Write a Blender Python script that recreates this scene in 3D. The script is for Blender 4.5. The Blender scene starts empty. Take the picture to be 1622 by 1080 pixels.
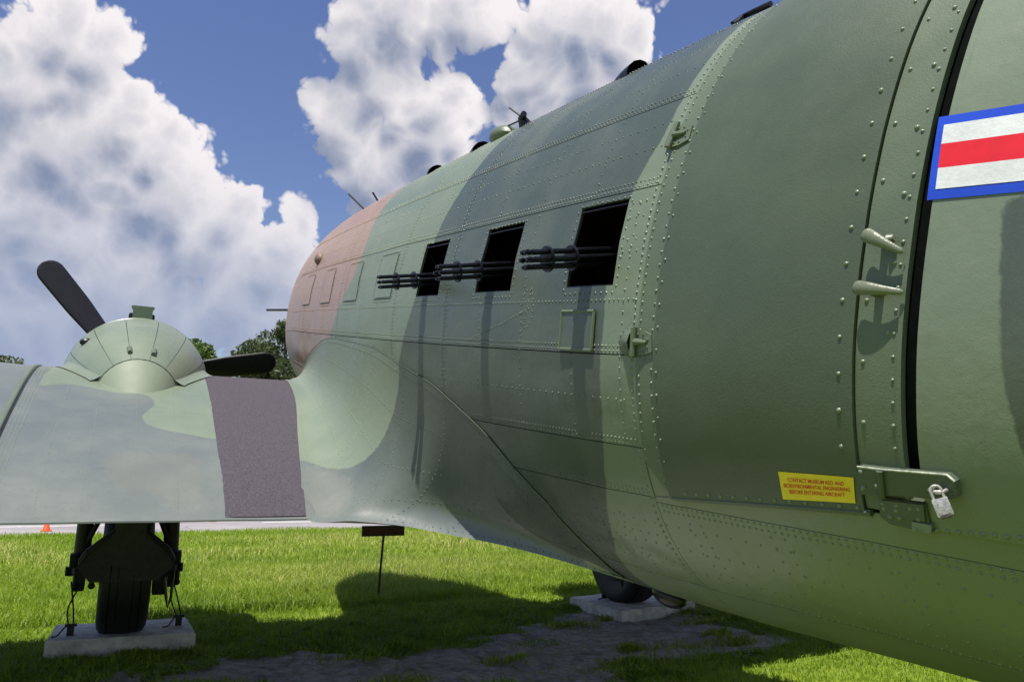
import bpy, bmesh, math, random
import numpy as np
from mathutils import Vector, Matrix

random.seed(7); RNG = np.random.default_rng(7)
SC = bpy.context.scene
COL = SC.collection
PI = math.pi
R = math.radians

# ------------------------------------------------------------------ camera
F, CX, CY = 1237.0, 811.0, 540.0            # photograph pixels
HOR, YAW, EYE = 778.0, R(-26.5), 1.5        # horizon row, aircraft heading left of the lens axis, eye height
PITCH = math.atan((HOR - CY) / F)
cd = bpy.data.cameras.new('camera'); cam = bpy.data.objects.new('camera', cd); COL.objects.link(cam)
cd.sensor_width = 36.0; cd.lens = 36.0 * F / 1622.0; cd.clip_start = 0.05; cd.clip_end = 4000
cam.location = (0, 0, EYE)
cam.rotation_euler = (PI / 2 + PITCH, 0, -PI / 2 + YAW)
SC.camera = cam

def ray(x, y):
    r, u, w = (x - CX) / F, -(y - CY) / F, 1.0
    c, s = math.cos(PITCH), math.sin(PITCH); u, w = u * c + w * s, w * c - u * s
    c, s = math.cos(YAW), math.sin(YAW)
    return np.array([w * c + r * s, -(r * c - w * s), u])
def at_x(x, y, X):
    r = ray(x, y); return np.array([0, 0, EYE]) + r / r[0] * X
def ground(x, y, z=0.0):
    r = ray(x, y); return np.array([0, 0, EYE]) + r * ((z - EYE) / r[2])
def proj(P):
    P = np.asarray(P, float); X, Y, Z = P[..., 0], P[..., 1], P[..., 2] - EYE
    c, s = math.cos(YAW), math.sin(YAW); w = X * c + Y * s; r = X * s - Y * c
    cp, sp = math.cos(PITCH), math.sin(PITCH); up = Z * cp - w * sp; fw = w * cp + Z * sp
    fw = np.where(np.abs(fw) < 1e-6, 1e-6, fw)
    return np.stack([CX + F * r / fw, CY - F * up / fw, fw], -1)

# ------------------------------------------------------------------ node helpers
class N:
    def __init__(s, tree): s.t = tree; s.n = tree.nodes; s.l = tree.links
    def new(s, typ, **k):
        nd = s.n.new(typ)
        for a, b in k.items(): setattr(nd, a, b)
        return nd
    def put(s, sock, v):
        if isinstance(v, bpy.types.NodeSocket): s.l.new(v, sock)
        elif v is not None: sock.default_value = v
    def math(s, op, a, b=None, c=None, clamp=False):
        nd = s.new('ShaderNodeMath', operation=op, use_clamp=clamp)
        s.put(nd.inputs[0], a); s.put(nd.inputs[1], b); s.put(nd.inputs[2], c); return nd.outputs[0]
    def vmath(s, op, a, b=None, out=0):
        nd = s.new('ShaderNodeVectorMath', operation=op); s.put(nd.inputs[0], a); s.put(nd.inputs[1], b); return nd.outputs[out]
    def noise(s, vec, scale, detail=4, rough=.55, dist=0.0, col=False):
        nd = s.new('ShaderNodeTexNoise'); s.put(nd.inputs['Vector'], vec)
        nd.inputs['Scale'].default_value = scale; nd.inputs['Detail'].default_value = detail
        nd.inputs['Roughness'].default_value = rough; nd.inputs['Distortion'].default_value = dist
        return nd.outputs['Color' if col else 'Fac']
    def vor(s, vec, scale, feature='F1', smooth=1.0, out='Distance'):
        nd = s.new('ShaderNodeTexVoronoi', feature=feature); s.put(nd.inputs['Vector'], vec); nd.inputs['Scale'].default_value = scale
        if feature == 'SMOOTH_F1': nd.inputs['Smoothness'].default_value = smooth
        return nd.outputs[out]
    def ramp(s, v, a, b, smooth=True, lo=0.0, hi=1.0):
        nd = s.new('ShaderNodeMapRange', interpolation_type='SMOOTHSTEP' if smooth else 'LINEAR', clamp=True)
        s.put(nd.inputs[0], v); nd.inputs[1].default_value = a; nd.inputs[2].default_value = b
        nd.inputs[3].default_value = lo; nd.inputs[4].default_value = hi; return nd.outputs[0]
    def mix(s, f, a, b, mode='MIX'):
        nd = s.new('ShaderNodeMix', data_type='RGBA', blend_type=mode)
        s.put(nd.inputs[0], f)
        for i, v in ((6, a), (7, b)):
            if not isinstance(v, bpy.types.NodeSocket): v = tuple(v) + ((1,) if len(v) == 3 else ())
            s.put(nd.inputs[i], v)
        return nd.outputs[2]
    def attr(s, name, out='Fac'):
        return s.new('ShaderNodeAttribute', attribute_name=name).outputs[out]
    def bump(s, h, strength=.3, dist=.01, normal=None):
        nd = s.new('ShaderNodeBump'); s.put(nd.inputs['Height'], h); nd.inputs['Strength'].default_value = strength
        nd.inputs['Distance'].default_value = dist
        if normal is not None: s.put(nd.inputs['Normal'], normal)
        return nd.outputs[0]

# ------------------------------------------------------------------ world, sun, exposure
SUNV = Vector((-0.23, 0.30, 1.0)).normalized()
W = bpy.data.worlds.new('World'); SC.world = W; W.use_nodes = True
W.cycles.sampling_method = 'MANUAL'; W.cycles.sample_map_resolution = 256
wt = N(W.node_tree); wt.n.clear()
sky = wt.new('ShaderNodeTexSky', sky_type='NISHITA'); sky.sun_disc = False
sky.sun_elevation = math.asin(SUNV.z); sky.sun_rotation = math.atan2(SUNV.x, SUNV.y)
sky.air_density = 1.3; sky.dust_density = 0.3; sky.ozone_density = 1.6

def pdir(x, y): v = ray(x, y); return v / np.linalg.norm(v)
blobs = [(45,45,40),(105,35,62),(160,55,52),(60,120,80),(140,105,55),(215,190,62),(120,240,125),(270,225,52),(255,300,95),(60,360,150),
         (375,332,42),(330,385,90),(468,352,34),(448,415,70),(190,470,170),(400,480,110),(30,520,150),(300,330,50),
         (585,70,66),(640,15,80),(750,-10,58),(555,185,66),(600,135,66),(645,175,46),(705,150,44),(600,250,76),(685,215,72),(738,190,34),(575,285,30),
         (935,40,88),(885,105,80),(830,115,42),(992,45,44),(860,170,60),(945,110,60),(700,20,42),(800,175,30)]
def group(name, fn):
    g = bpy.data.node_groups.new(name, 'ShaderNodeTree')
    g.interface.new_socket('Vector', in_out='INPUT', socket_type='NodeSocketVector')
    g.interface.new_socket('Value', in_out='OUTPUT', socket_type='NodeSocketFloat')
    gn = N(g); gi = gn.new('NodeGroupInput'); go = gn.new('NodeGroupOutput'); gn.l.new(fn(gn, gi.outputs[0]), go.inputs[0])
    def use(vec):
        nd = wt.new('ShaderNodeGroup'); nd.node_tree = g; wt.put(nd.inputs[0], vec); return nd.outputs[0]
    return use
def f_mass(gn, v):                               # where the cloud banks stand
    acc = None
    for (bx_, by_, br_) in blobs:
        d = gn.vmath('DISTANCE', v, tuple(pdir(bx_, by_)), out=1)
        val = gn.math('MULTIPLY_ADD', d, -1.0 / (br_ / 1290.0), 1.0)
        acc = val if acc is None else gn.math('SMOOTH_MAX', acc, val, .09)
    ctr = gn.vmath('DISTANCE', v, tuple(pdir(811, 400)), out=1)
    far = gn.ramp(ctr, .62, .80)
    fld = gn.math('MULTIPLY_ADD', gn.noise(v, 2.6, 2, .5), 5.0, -2.75)
    fld = gn.math('MULTIPLY_ADD', far, gn.math('ADD', fld, 3.0), -3.0)
    return gn.math('MAXIMUM', acc, fld)
def f_soft(gn, v):                               # the larger lobes only, for the light and shade
    out = None
    for sc_, am in ((6.5, .46), (13.5, .46), (28.0, .40), (60.0, .16)):
        n = gn.math('ABSOLUTE', gn.math('MULTIPLY_ADD', gn.noise(v, sc_, 0), 2.0, -1.0))
        out = gn.math('MULTIPLY', n, am) if out is None else gn.math('MULTIPLY_ADD', n, am, out)
    return out
def f_puff(gn, v):                               # billowing detail: rounded lobes with creases, over several sizes
    out = None
    for sc_, am in ((6.5, .46), (13.5, .46), (28.0, .36), (60.0, .20), (125.0, .10)):
        n = gn.math('ABSOLUTE', gn.math('MULTIPLY_ADD', gn.noise(v, sc_, 0), 2.0, -1.0))
        n = gn.math('POWER', n, .8)
        out = gn.math('MULTIPLY', n, am) if out is None else gn.math('MULTIPLY_ADD', n, am, out)
    return gn.math('SUBTRACT', out, .31)
MASS, PUFF, SOFT = group('cloud_mass', f_mass), group('cloud_puff', f_puff), group('cloud_soft', f_soft)
tc = wt.new('ShaderNodeTexCoord').outputs['Generated']
nv = wt.vmath('NORMALIZE', tc)
wsc = wt.new('ShaderNodeVectorMath', operation='SCALE'); wt.put(wsc.inputs[0], wt.vmath('SUBTRACT', wt.noise(nv, 6.0, 2, .5, col=True), (.5, .5, .5))); wsc.inputs['Scale'].default_value = .055
vw = wt.vmath('ADD', nv, wsc.outputs[0])
up = np.array([SUNV.x, SUNV.y, SUNV.z]); rgt = np.array([-.45, -.89, 0.])
m0 = wt.math('MINIMUM', MASS(vw), .9); m1 = wt.math('MINIMUM', MASS(wt.vmath('ADD', vw, tuple(up * .040 + rgt * .030))), .9)
p0 = PUFF(vw); s0 = SOFT(vw); s1 = SOFT(wt.vmath('ADD', vw, tuple(up * .024 + rgt * .013)))
wisp = wt.math('MULTIPLY_ADD', wt.noise(nv, 16.0, 8, .68), .9, -.45)
d0 = wt.math('ADD', wt.math('MULTIPLY_ADD', p0, 1.15, m0), wt.math('MULTIPLY', wisp, .38))
alpha = wt.ramp(d0, .0, .19)
rel = wt.math('MULTIPLY_ADD', wt.math('SUBTRACT', s0, s1), .62, wt.math('MULTIPLY', wt.math('SUBTRACT', m0, m1), .62))
lit = wt.ramp(wt.math('MULTIPLY_ADD', wisp, .10, rel), -.52, .40)
body = wt.ramp(d0, .15, 1.25, lo=-.06, hi=.40)
litv = wt.math('SUBTRACT', lit, body, clamp=True)
ccol = wt.mix(litv, (.25, .31, .46), (1.06, 1.01, 1.02))
sep = wt.new('ShaderNodeSeparateXYZ'); wt.put(sep.inputs[0], nv)
haze_f = wt.ramp(sep.outputs[2], .08, .42, lo=.90, hi=0.0)
ccol = wt.mix(haze_f, ccol, (.38, .46, .66))
bg1 = wt.new('ShaderNodeBackground')
hs = wt.new('ShaderNodeHueSaturation'); wt.put(hs.inputs['Color'], sky.outputs[0]); hs.inputs['Saturation'].default_value = 1.14; hs.inputs['Hue'].default_value = .52
wt.l.new(hs.outputs[0], bg1.inputs[0]); bg1.inputs[1].default_value = .058
bg2 = wt.new('ShaderNodeBackground'); wt.l.new(ccol, bg2.inputs[0]); bg2.inputs[1].default_value = .44
ms = wt.new('ShaderNodeMixShader'); wt.l.new(alpha, ms.inputs[0]); wt.l.new(bg1.outputs[0], ms.inputs[1]); wt.l.new(bg2.outputs[0], ms.inputs[2])
wo = wt.new('ShaderNodeOutputWorld'); wt.l.new(ms.outputs[0], wo.inputs[0])

sl = bpy.data.lights.new('sun', 'SUN'); sl.energy = 3.7; sl.angle = R(.53); sl.color = (1, .95, .87)
so = bpy.data.objects.new('sun', sl); COL.objects.link(so)
so.rotation_euler = SUNV.to_track_quat('Z', 'Y').to_euler(); so.location = (0, 0, 30)
SC.view_settings.view_transform = 'Standard'; SC.view_settings.look = 'None'; SC.view_settings.gamma = 1; SC.view_settings.exposure = 1.0
SC.view_settings.use_curve_mapping = False

# ------------------------------------------------------------------ materials
def mat(name):
    m = bpy.data.materials.new(name); m.use_nodes = True
    t = N(m.node_tree); p = t.n['Principled BSDF']; return m, t, p
def simple(name, col, rough=.5, metal=0.0, nscale=20, var=.25, bump=0.0, bscale=80, spec=.5):
    m, t, p = mat(name); oc = t.new('ShaderNodeTexCoord').outputs['Object']
    n = t.noise(oc, nscale, 6, .6)
    c = t.mix(t.ramp(n, .3, .7), [x * (1 - var) for x in col], [min(1, x * (1 + var)) for x in col])
    t.l.new(c, p.inputs['Base Color']); p.inputs['Roughness'].default_value = rough; p.inputs['Metallic'].default_value = metal
    p.inputs['Specular IOR Level'].default_value = spec
    if bump: t.l.new(t.bump(t.noise(oc, bscale, 5), bump, .004), p.inputs['Normal'])
    return m
LGC, DGC, TAN = (.150, .186, .130), (.060, .078, .064), (.285, .185, .145)
def paint(name, dark=None):
    m, t, p = mat(name); oc = t.new('ShaderNodeTexCoord').outputs['Object']
    cam_d = t.attr('camo'); tan_d = t.attr('tan')
    edge = t.math('MULTIPLY_ADD', t.noise(oc, 30, 3), .02, -.01)
    f1 = t.ramp(t.math('ADD', cam_d, edge), -.006, .006); f2 = t.ramp(t.math('ADD', tan_d, edge), -.008, .008)
    c = t.mix(f1, LGC, t.mix(t.attr('lit_tone'), DGC, (.108, .126, .120))); c = t.mix(f2, c, TAN)  # brighter light on the wing is painted in as a lighter dark green
    # weathering: broad fading, vertical streaks, fine speckle
    mp = t.new('ShaderNodeMapping'); mp.inputs['Scale'].default_value = (9, 1.2, .9); t.l.new(oc, mp.inputs['Vector'])
    st = t.noise(mp.outputs[0], 3.0, 6, .65); br = t.noise(oc, 1.7, 4, .6); fine = t.noise(oc, 60, 5, .7)
    c = t.mix(t.ramp(br, .35, .75, hi=.14), c, (.26, .27, .22)); c = t.mix(t.ramp(st, .55, .82, hi=.30), c, (.035, .038, .034))
    c = t.mix(t.ramp(fine, .62, .80, hi=.25), c, (.30, .31, .27))
    wn_ = t.math('MULTIPLY_ADD', t.noise(oc, 14, 5, .6), .22, t.attr('worn')); c = t.mix(t.ramp(wn_, 1.08, 1.14, hi=.40), c, (.150, .152, .128))
    t.l.new(c, p.inputs['Base Color'])
    t.l.new(t.ramp(br, .3, .7, lo=.27, hi=.42), p.inputs['Roughness']); p.inputs['Specular IOR Level'].default_value = .55
    pl = t.noise(oc, 190, 4, .6); lo = t.noise(oc, 14, 3, .5)
    nrm = t.bump(lo, .12, .02); t.l.new(t.bump(pl, .28, .0022, nrm), p.inputs['Normal'])
    return m
PAINT = paint('camouflage_paint')
def olive(name, col, rough=.36):
    m, t, p = mat(name); oc = t.new('ShaderNodeTexCoord').outputs['Object']
    br = t.noise(oc, 2.2, 5, .62); fine = t.noise(oc, 60, 5, .7)
    c = t.mix(t.ramp(br, .3, .75, hi=.5), col, [x * 1.25 for x in col]); c = t.mix(t.ramp(fine, .62, .8, hi=.3), c, (.22, .25, .18))
    t.l.new(c, p.inputs['Base Color']); t.l.new(t.ramp(br, .3, .7, lo=rough - .07, hi=rough + .09), p.inputs['Roughness'])
    pl = t.noise(oc, 150, 4, .65); lo = t.noise(oc, 9, 3, .5)
    t.l.new(t.bump(pl, .40, .003, t.bump(lo, .10, .02)), p.inputs['Normal']); return m
DOORP = olive('door_paint', (.064, .084, .053))
GREENP = olive('olive_metal', (.098, .124, .082))
WALK = simple('walkway_grit', (.066, .058, .070), .95, 0, 70, .28, 1.0, 190, .2)
BLACK = simple('black_metal', (.010, .011, .014), .32, .3, 20, .3)
GUNM = simple('gun_metal', (.018, .020, .028), .28, .75, 30, .3)
RUB = simple('tyre_rubber', (.010, .010, .011), .6, 0, 30, .4, .3, 60)
DARKM = simple('gear_metal', (.014, .016, .016), .55, .2, 20, .4)
PROP = simple('propeller_black', (.005, .006, .012), .5, 0, 20, .3)
SEAL = simple('seam_dark', (.004, .005, .005), .9, spec=.03)
YEL = simple('yellow_sticker', (.80, .60, .012), .45, 0, 15, .06)
RED = simple('red_ink', (.62, .03, .012), .5, 0, 15, .05)
INS_B = simple('insignia_blue', (.010, .055, .50), .42, 0, 10, .1); INS_W = simple('insignia_white', (.60, .62, .63), .45, 0, 14, .09, .25, 90); INS_R = simple('insignia_red', (.62, .012, .022), .42, 0, 10, .08)
STEEL = simple('padlock_steel', (.40, .385, .365), .35, .6, 60, .3, .3, 120)
WEAR = simple('worn_edge', (.34, .36, .30), .5, .2, 60, .4)
CONC = simple('concrete', (.52, .51, .50), .9, 0, 7, .28, .7, 45)
ORANGE = simple('cone_orange', (.75, .085, .012), .5, 0, 10, .1)
SIGNB = simple('sign_black', (.012, .011, .011), .4); SIGNR = simple('sign_maroon', (.06, .008, .008), .5, 0, 25, .6)
RUST = simple('rusty_wire', (.05, .042, .036), .7, .4, 50, .5)
BARK = simple('bark', (.09, .07, .055), .9, 0, 6, .4, .8, 12)

# ------------------------------------------------------------------ object helpers
def tag(o, label=None, cat=None, group=None, kind=None):
    if label: o['label'] = label
    if cat: o['category'] = cat
    if group: o['group'] = group
    if kind: o['kind'] = kind
    return o
def mesh(name, V, Fc, m, parent=None, smooth=True, attrs=None):
    me = bpy.data.meshes.new(name); me.from_pydata([tuple(map(float, v)) for v in V], [], [tuple(map(int, f)) for f in Fc])
    if m is not None: me.materials.append(m)
    if smooth: me.polygons.foreach_set('use_smooth', [True] * len(me.polygons))
    if attrs:
        for k, a in attrs.items():
            at = me.attributes.new(k, 'FLOAT', 'POINT'); at.data.foreach_set('value', np.asarray(a, np.float32).ravel())
    me.update(); o = bpy.data.objects.new(name, me); COL.objects.link(o)
    if parent is not None: o.parent = parent
    return o
def empty(name, loc=(0, 0, 0)):
    o = bpy.data.objects.new(name, None); COL.objects.link(o); o.location = loc; o.empty_display_size = .2; return o
class MB:
    def __init__(s): s.V = []; s.F = []
    def add(s, V, Fc):
        b = len(s.V); s.V += [tuple(map(float, v)) for v in V]; s.F += [tuple(i + b for i in f) for f in Fc]; return s
    def tube(s, pts, rad, n=10, cap=True):
        pts = [np.array(p, float) for p in pts]; rad = [rad] * len(pts) if np.isscalar(rad) else rad
        V = []; Fc = []; ref = None
        for i, p in enumerate(pts):
            t = pts[min(i + 1, len(pts) - 1)] - pts[max(i - 1, 0)]; t /= np.linalg.norm(t) + 1e-12
            if ref is None: ref = np.array([0, 0, 1.]) if abs(t[2]) < .9 else np.array([1., 0, 0])
            a = np.cross(t, ref); a /= np.linalg.norm(a) + 1e-12; b = np.cross(a, t); ref = b
            for k in range(n):
                q = 2 * PI * k / n; V.append(p + rad[i] * (math.cos(q) * a + math.sin(q) * b))
        for i in range(len(pts) - 1):
            for k in range(n): Fc.append((i * n + k, i * n + (k + 1) % n, (i + 1) * n + (k + 1) % n, (i + 1) * n + k))
        if cap: Fc.append(tuple(range(n))[::-1]); Fc.append(tuple((len(pts) - 1) * n + k for k in range(n)))
        return s.add(V, Fc)
    def box(s, c, d, M=None, bev=0.0):
        bm = bmesh.new(); bmesh.ops.create_cube(bm, size=1.0)
        for v in bm.verts: v.co = Vector((v.co.x * d[0], v.co.y * d[1], v.co.z * d[2]))
        if bev: bmesh.ops.bevel(bm, geom=bm.edges[:], offset=bev, segments=2, affect='EDGES', profile=.7)
        if M is not None:
            for v in bm.verts: v.co = M @ v.co
        bm.verts.index_update(); V = [np.array(v.co) + np.array(c) for v in bm.verts]; Fc = [tuple(v.index for v in f.verts) for f in bm.faces]; bm.free()
        return s.add(V, Fc)
    def sphere(s, c, r, sc=(1, 1, 1), nu=14, nv=8, half=False):
        V = []; Fc = []
        for j in range(nv + 1):
            ph = (PI / 2 if half else PI) * j / nv
            for i in range(nu):
                q = 2 * PI * i / nu; V.append((c[0] + r * sc[0] * math.sin(ph) * math.cos(q), c[1] + r * sc[1] * math.sin(ph) * math.sin(q), c[2] + r * sc[2] * math.cos(ph)))
        for j in range(nv):
            for i in range(nu): Fc.append((j * nu + i, (j + 1) * nu + i, (j + 1) * nu + (i + 1) % nu, j * nu + (i + 1) % nu))
        return s.add(V, Fc)
    def prism(s, poly, depth, org, ex, ey, ez):
        org, ex, ey, ez = [np.array(a, float) for a in (org, ex, ey, ez)]; n = len(poly)
        V = [org + ex * p[0] + ey * p[1] for p in poly] + [org + ex * p[0] + ey * p[1] + ez * depth for p in poly]
        Fc = [tuple(range(n))[::-1], tuple(range(n, 2 * n))] + [(i, (i + 1) % n, n + (i + 1) % n, n + i) for i in range(n)]
        return s.add(V, Fc)
    def build(s, name, m, parent=None, smooth=True, auto=35):
        o = mesh(name, s.V, s.F, m, parent, smooth)
        bm = bmesh.new(); bm.from_mesh(o.data); bmesh.ops.recalc_face_normals(bm, faces=bm.faces[:])
        if smooth and auto:
            for e in bm.edges:
                if len(e.link_faces) == 2 and e.calc_face_angle(0) > R(auto): e.smooth = False
        bm.to_mesh(o.data); bm.free(); return o

def vnoise(p, seed=0):                       # smooth value noise on (..., 2)
    p = np.asarray(p, float); i = np.floor(p).astype(int); f = p - i; f = f * f * (3 - 2 * f)
    def hsh(a, b):
        h = np.sin(a * 127.1 + b * 311.7 + seed * 74.7) * 43758.5453; return h - np.floor(h)
    a, b = i[..., 0], i[..., 1]; u, v = f[..., 0], f[..., 1]
    return (hsh(a, b) * (1 - u) + hsh(a + 1, b) * u) * (1 - v) + (hsh(a, b + 1) * (1 - u) + hsh(a + 1, b + 1) * u) * v
def sdist(P, poly):                          # signed distance to polygon, + inside
    P = np.asarray(P, float); sh = P.shape[:-1]; P = P.reshape(-1, 2); poly = np.asarray(poly, float); n = len(poly)
    d = np.full(len(P), 1e9); ins = np.zeros(len(P), bool)
    for k in range(n):
        a, b = poly[k], poly[(k + 1) % n]; ab = b - a; t = np.clip(((P - a) @ ab) / (ab @ ab + 1e-12), 0, 1)
        d = np.minimum(d, np.linalg.norm(P - a - t[:, None] * ab, axis=1))
        c = (a[1] > P[:, 1]) != (b[1] > P[:, 1])
        xi = a[0] + (P[:, 1] - a[1]) * (b[0] - a[0]) / (b[1] - a[1] + 1e-15); ins ^= c & (P[:, 0] < xi)
    return np.where(ins, d, -d).reshape(sh)
def smooth_poly(pts, n=6, closed=False):     # Catmull-Rom
    pts = [np.array(p, float) for p in pts]; out = []; m = len(pts)
    rng_ = range(m if closed else m - 1)
    for i in rng_:
        g_ = (lambda k: pts[k % m]) if closed else (lambda k: pts[min(max(k, 0), m - 1)])
        p0, p1, p2, p3 = g_(i - 1), g_(i), g_(i + 1), g_(i + 2)
        for k in range(n):
            t = k / n; out.append(.5 * (2 * p1 + (p2 - p0) * t + (2 * p0 - 5 * p1 + 4 * p2 - p3) * t * t + (3 * p1 - p0 - 3 * p2 + p3) * t ** 3))
    if not closed: out.append(pts[-1])
    return np.array(out)

def fast_mesh(name, V, Q, m, parent=None, attrs=None, smooth=False):
    me = bpy.data.meshes.new(name); V = np.asarray(V, np.float32); Q = np.asarray(Q, np.int32); k = Q.shape[1]
    me.vertices.add(len(V)); me.vertices.foreach_set('co', V.ravel()); me.loops.add(Q.size); me.loops.foreach_set('vertex_index', Q.ravel())
    me.polygons.add(len(Q)); me.polygons.foreach_set('loop_start', np.arange(len(Q), dtype=np.int32) * k); me.polygons.foreach_set('loop_total', np.full(len(Q), k, np.int32))
    if smooth: me.polygons.foreach_set('use_smooth', np.ones(len(Q), bool))
    me.update(calc_edges=True)
    for a, v in (attrs or {}).items(): at = me.attributes.new(a, 'FLOAT', 'POINT'); at.data.foreach_set('value', np.asarray(v, np.float32).ravel())
    me.materials.append(m); me.validate(); o = bpy.data.objects.new(name, me); COL.objects.link(o)
    if parent is not None: o.parent = parent
    return o
# ------------------------------------------------------------------ ground, road
SOIL = np.array([ground(*p)[:2] for p in [(215,1050),(300,1030),(420,1032),(560,1036),(690,1018),(800,1003),(905,968),(985,958),(1095,962),(1180,985),(1300,1015),(1240,1030),(1130,1030),(1040,1052),(990,1079)]] + [(3.5, -3.2), (3.0, .2), (6.9, .25)])
def soilness(x, y):
    P = np.stack([x, y], -1); d = sdist(P, SOIL) - .10 + .55 * (vnoise(P * 1.6, 1) - .5) + .35 * (vnoise(P * 4.7, 2) - .5); return d
def gz(x, y):
    P = np.stack([x, y], -1); near = np.clip(1 - (np.hypot(x - 8, y + 2) - 10) / 14, 0, 1)
    return near * (.045 * (vnoise(P * .9, 11) - .5) + .04 * (vnoise(P * 3.1, 12) - .5) + .04 * (vnoise(P * 7.3, 13) - .5) - .01)
gxs = np.concatenate([[-600, -200, -60, -20, -8], np.arange(-2, 4, .3), np.arange(4, 12.5, .06), np.arange(12.5, 30.5, .35), [31.2, 34, 45, 53, 70, 110, 250, 700, 1500]])
gys = np.concatenate([[-900, -300, -100, -40, -22, -16], np.arange(-12, -8, .4), np.arange(-8, 1.6, .06), np.arange(1.6, 7, .4), [10, 16, 30, 60, 150, 400, 900]])
GX, GY = np.meshgrid(gxs, gys, indexing='ij'); GZ = gz(GX, GY); na, nb = GX.shape
ii, jj = np.meshgrid(np.arange(na - 1), np.arange(nb - 1), indexing='ij'); b0 = (ii * nb + jj).ravel()
m, t, p = mat('soil_and_turf'); oc = t.new('ShaderNodeTexCoord').outputs['Object']
so_ = t.attr('soil'); n1 = t.noise(oc, 1.9, 8, .68); n2 = t.noise(oc, 9, 10, .75); n3 = t.noise(oc, 90, 4, .6)
sf = t.ramp(t.math('ADD', so_, t.math('MULTIPLY_ADD', n2, .5, -.25)), -.10, .14)
soil = t.mix(t.ramp(n2, .35, .68), (.24, .22, .225), (.52, .49, .50)); soil = t.mix(t.ramp(n1, .45, .75, hi=.6), soil, (.60, .575, .58)); soil = t.mix(t.ramp(t.noise(oc, 2.6, 5, .6), .52, .72, hi=.75), soil, (.13, .115, .09)); soil = t.mix(t.ramp(n3, .60, .75, hi=.6), soil, (.05, .042, .038))
turf = t.mix(t.ramp(n1, .3, .7), (.11, .17, .016), (.20, .265, .03)); c = t.mix(sf, turf, soil); t.l.new(c, p.inputs['Base Color']); p.inputs['Roughness'].default_value = .95; p.inputs['Specular IOR Level'].default_value = .15
t.l.new(t.bump(t.math('MULTIPLY_ADD', n3, .35, n2), .9, .03), p.inputs['Normal'])
tag(fast_mesh('ground', np.stack([GX, GY, GZ], -1).reshape(-1, 3), np.stack([b0, b0 + nb, b0 + nb + 1, b0 + 1], 1), m, None, {'soil': soilness(GX, GY)}, True), kind='structure')
RX0, RX1 = 31.6, 51.0
m, t, p = mat('asphalt'); oc = t.new('ShaderNodeTexCoord').outputs['Object']; n1 = t.noise(oc, .35, 6, .6); n2 = t.noise(oc, 30, 5)
cr = t.vor(oc, .30, 'DISTANCE_TO_EDGE'); c = t.mix(t.ramp(n1, .3, .7), (.20, .185, .19), (.29, .27, .275)); c = t.mix(t.ramp(cr, .0, .012, lo=.75, hi=0), c, (.05, .05, .055)); c = t.mix(t.ramp(n2, .5, .8, hi=.3), c, (.12, .115, .12)); t.l.new(c, p.inputs['Base Color']); p.inputs['Roughness'].default_value = .9
def sheet(name, x0, x1, y0, y1, z, m, skew=0.0):
    o = mesh(name, [(x0, y0, z), (x1, y0, z), (x1, y1, z), (x0, y1, z)], [(0, 1, 2, 3)], m, None, False); return o
tag(sheet('road', RX0, RX1, -260, 260, .006, m), kind='structure')
YLN = simple('yellow_road_paint', (.50, .33, .06), .8, 0, 6, .3); WLN = simple('white_road_paint', (.62, .62, .60), .8, 0, 6, .25)
tag(sheet('yellow_road_line', RX0 + .15, RX0 + .32, -260, 260, .011, YLN), kind='structure')
for y0 in range(-60, 40, 12): tag(sheet('white_road_line', 40.2, 40.7, y0 + .0, y0 + 5.5, .011, WLN), kind='structure')
m = simple('kerb_concrete', (.42, .36, .29), .9, 0, 3, .2, .3, 20)
mb = MB(); mb.box((RX1 + .25, 0, .05), (.5, 520, .20), None, .03); tag(mb.build('kerb', m, None, False), kind='structure')
m = simple('pavement_concrete', (.42, .38, .33), .9, 0, 2, .2, .3, 20); tag(sheet('pavement', RX1 + .5, RX1 + 3.0, -260, 260, .10, m), kind='structure')
# ------------------------------------------------------------------ grass
def grassmat():
    m, t, p = mat('grass_blade'); a = t.attr('shade'); b = t.attr('dry')
    c = t.mix(a, (.080, .160, .008), (.280, .380, .026)); c = t.mix(b, c, (.52, .49, .17)); t.l.new(c, p.inputs['Base Color']); p.inputs['Roughness'].default_value = .5; p.inputs['Specular IOR Level'].default_value = .3
    tr = t.new('ShaderNodeBsdfTranslucent'); t.l.new(t.mix(.5, c, (.30, .46, .03)), tr.inputs[0]); mx = t.new('ShaderNodeMixShader'); mx.inputs[0].default_value = .42
    t.l.new(p.outputs[0], mx.inputs[1]); t.l.new(tr.outputs[0], mx.inputs[2]); t.l.new(mx.outputs[0], t.n['Material Output'].inputs[0]); return m
def blades(x, y, h, w, lean, shade, dry):
    n = len(x); a = RNG.uniform(0, 2 * PI, n); b = a + RNG.normal(0, .6, n) + PI / 2; z = gz(x, y) - .01
    dx, dy = np.cos(a) * w, np.sin(a) * w; lx, ly = np.cos(b) * lean * h, np.sin(b) * lean * h
    V = np.zeros((n, 5, 3)); V[:, 0] = np.stack([x - dx, y - dy, z], -1); V[:, 1] = np.stack([x + dx, y + dy, z], -1)
    V[:, 2] = np.stack([x + dx * .8 + lx * .4, y + dy * .8 + ly * .4, z + h * .6], -1); V[:, 3] = np.stack([x - dx * .8 + lx * .4, y - dy * .8 + ly * .4, z + h * .6], -1)
    V[:, 4] = np.stack([x + lx, y + ly, z + h * (1 - .25 * lean)], -1)
    return V, shade, dry
def scatter(n, x0, x1, a0, a1, pw=1.0):
    x = x0 + (x1 - x0) * RNG.random(n) ** pw; y = x * (a0 + (a1 - a0) * RNG.random(n)); return x, y
parts = []
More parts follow.
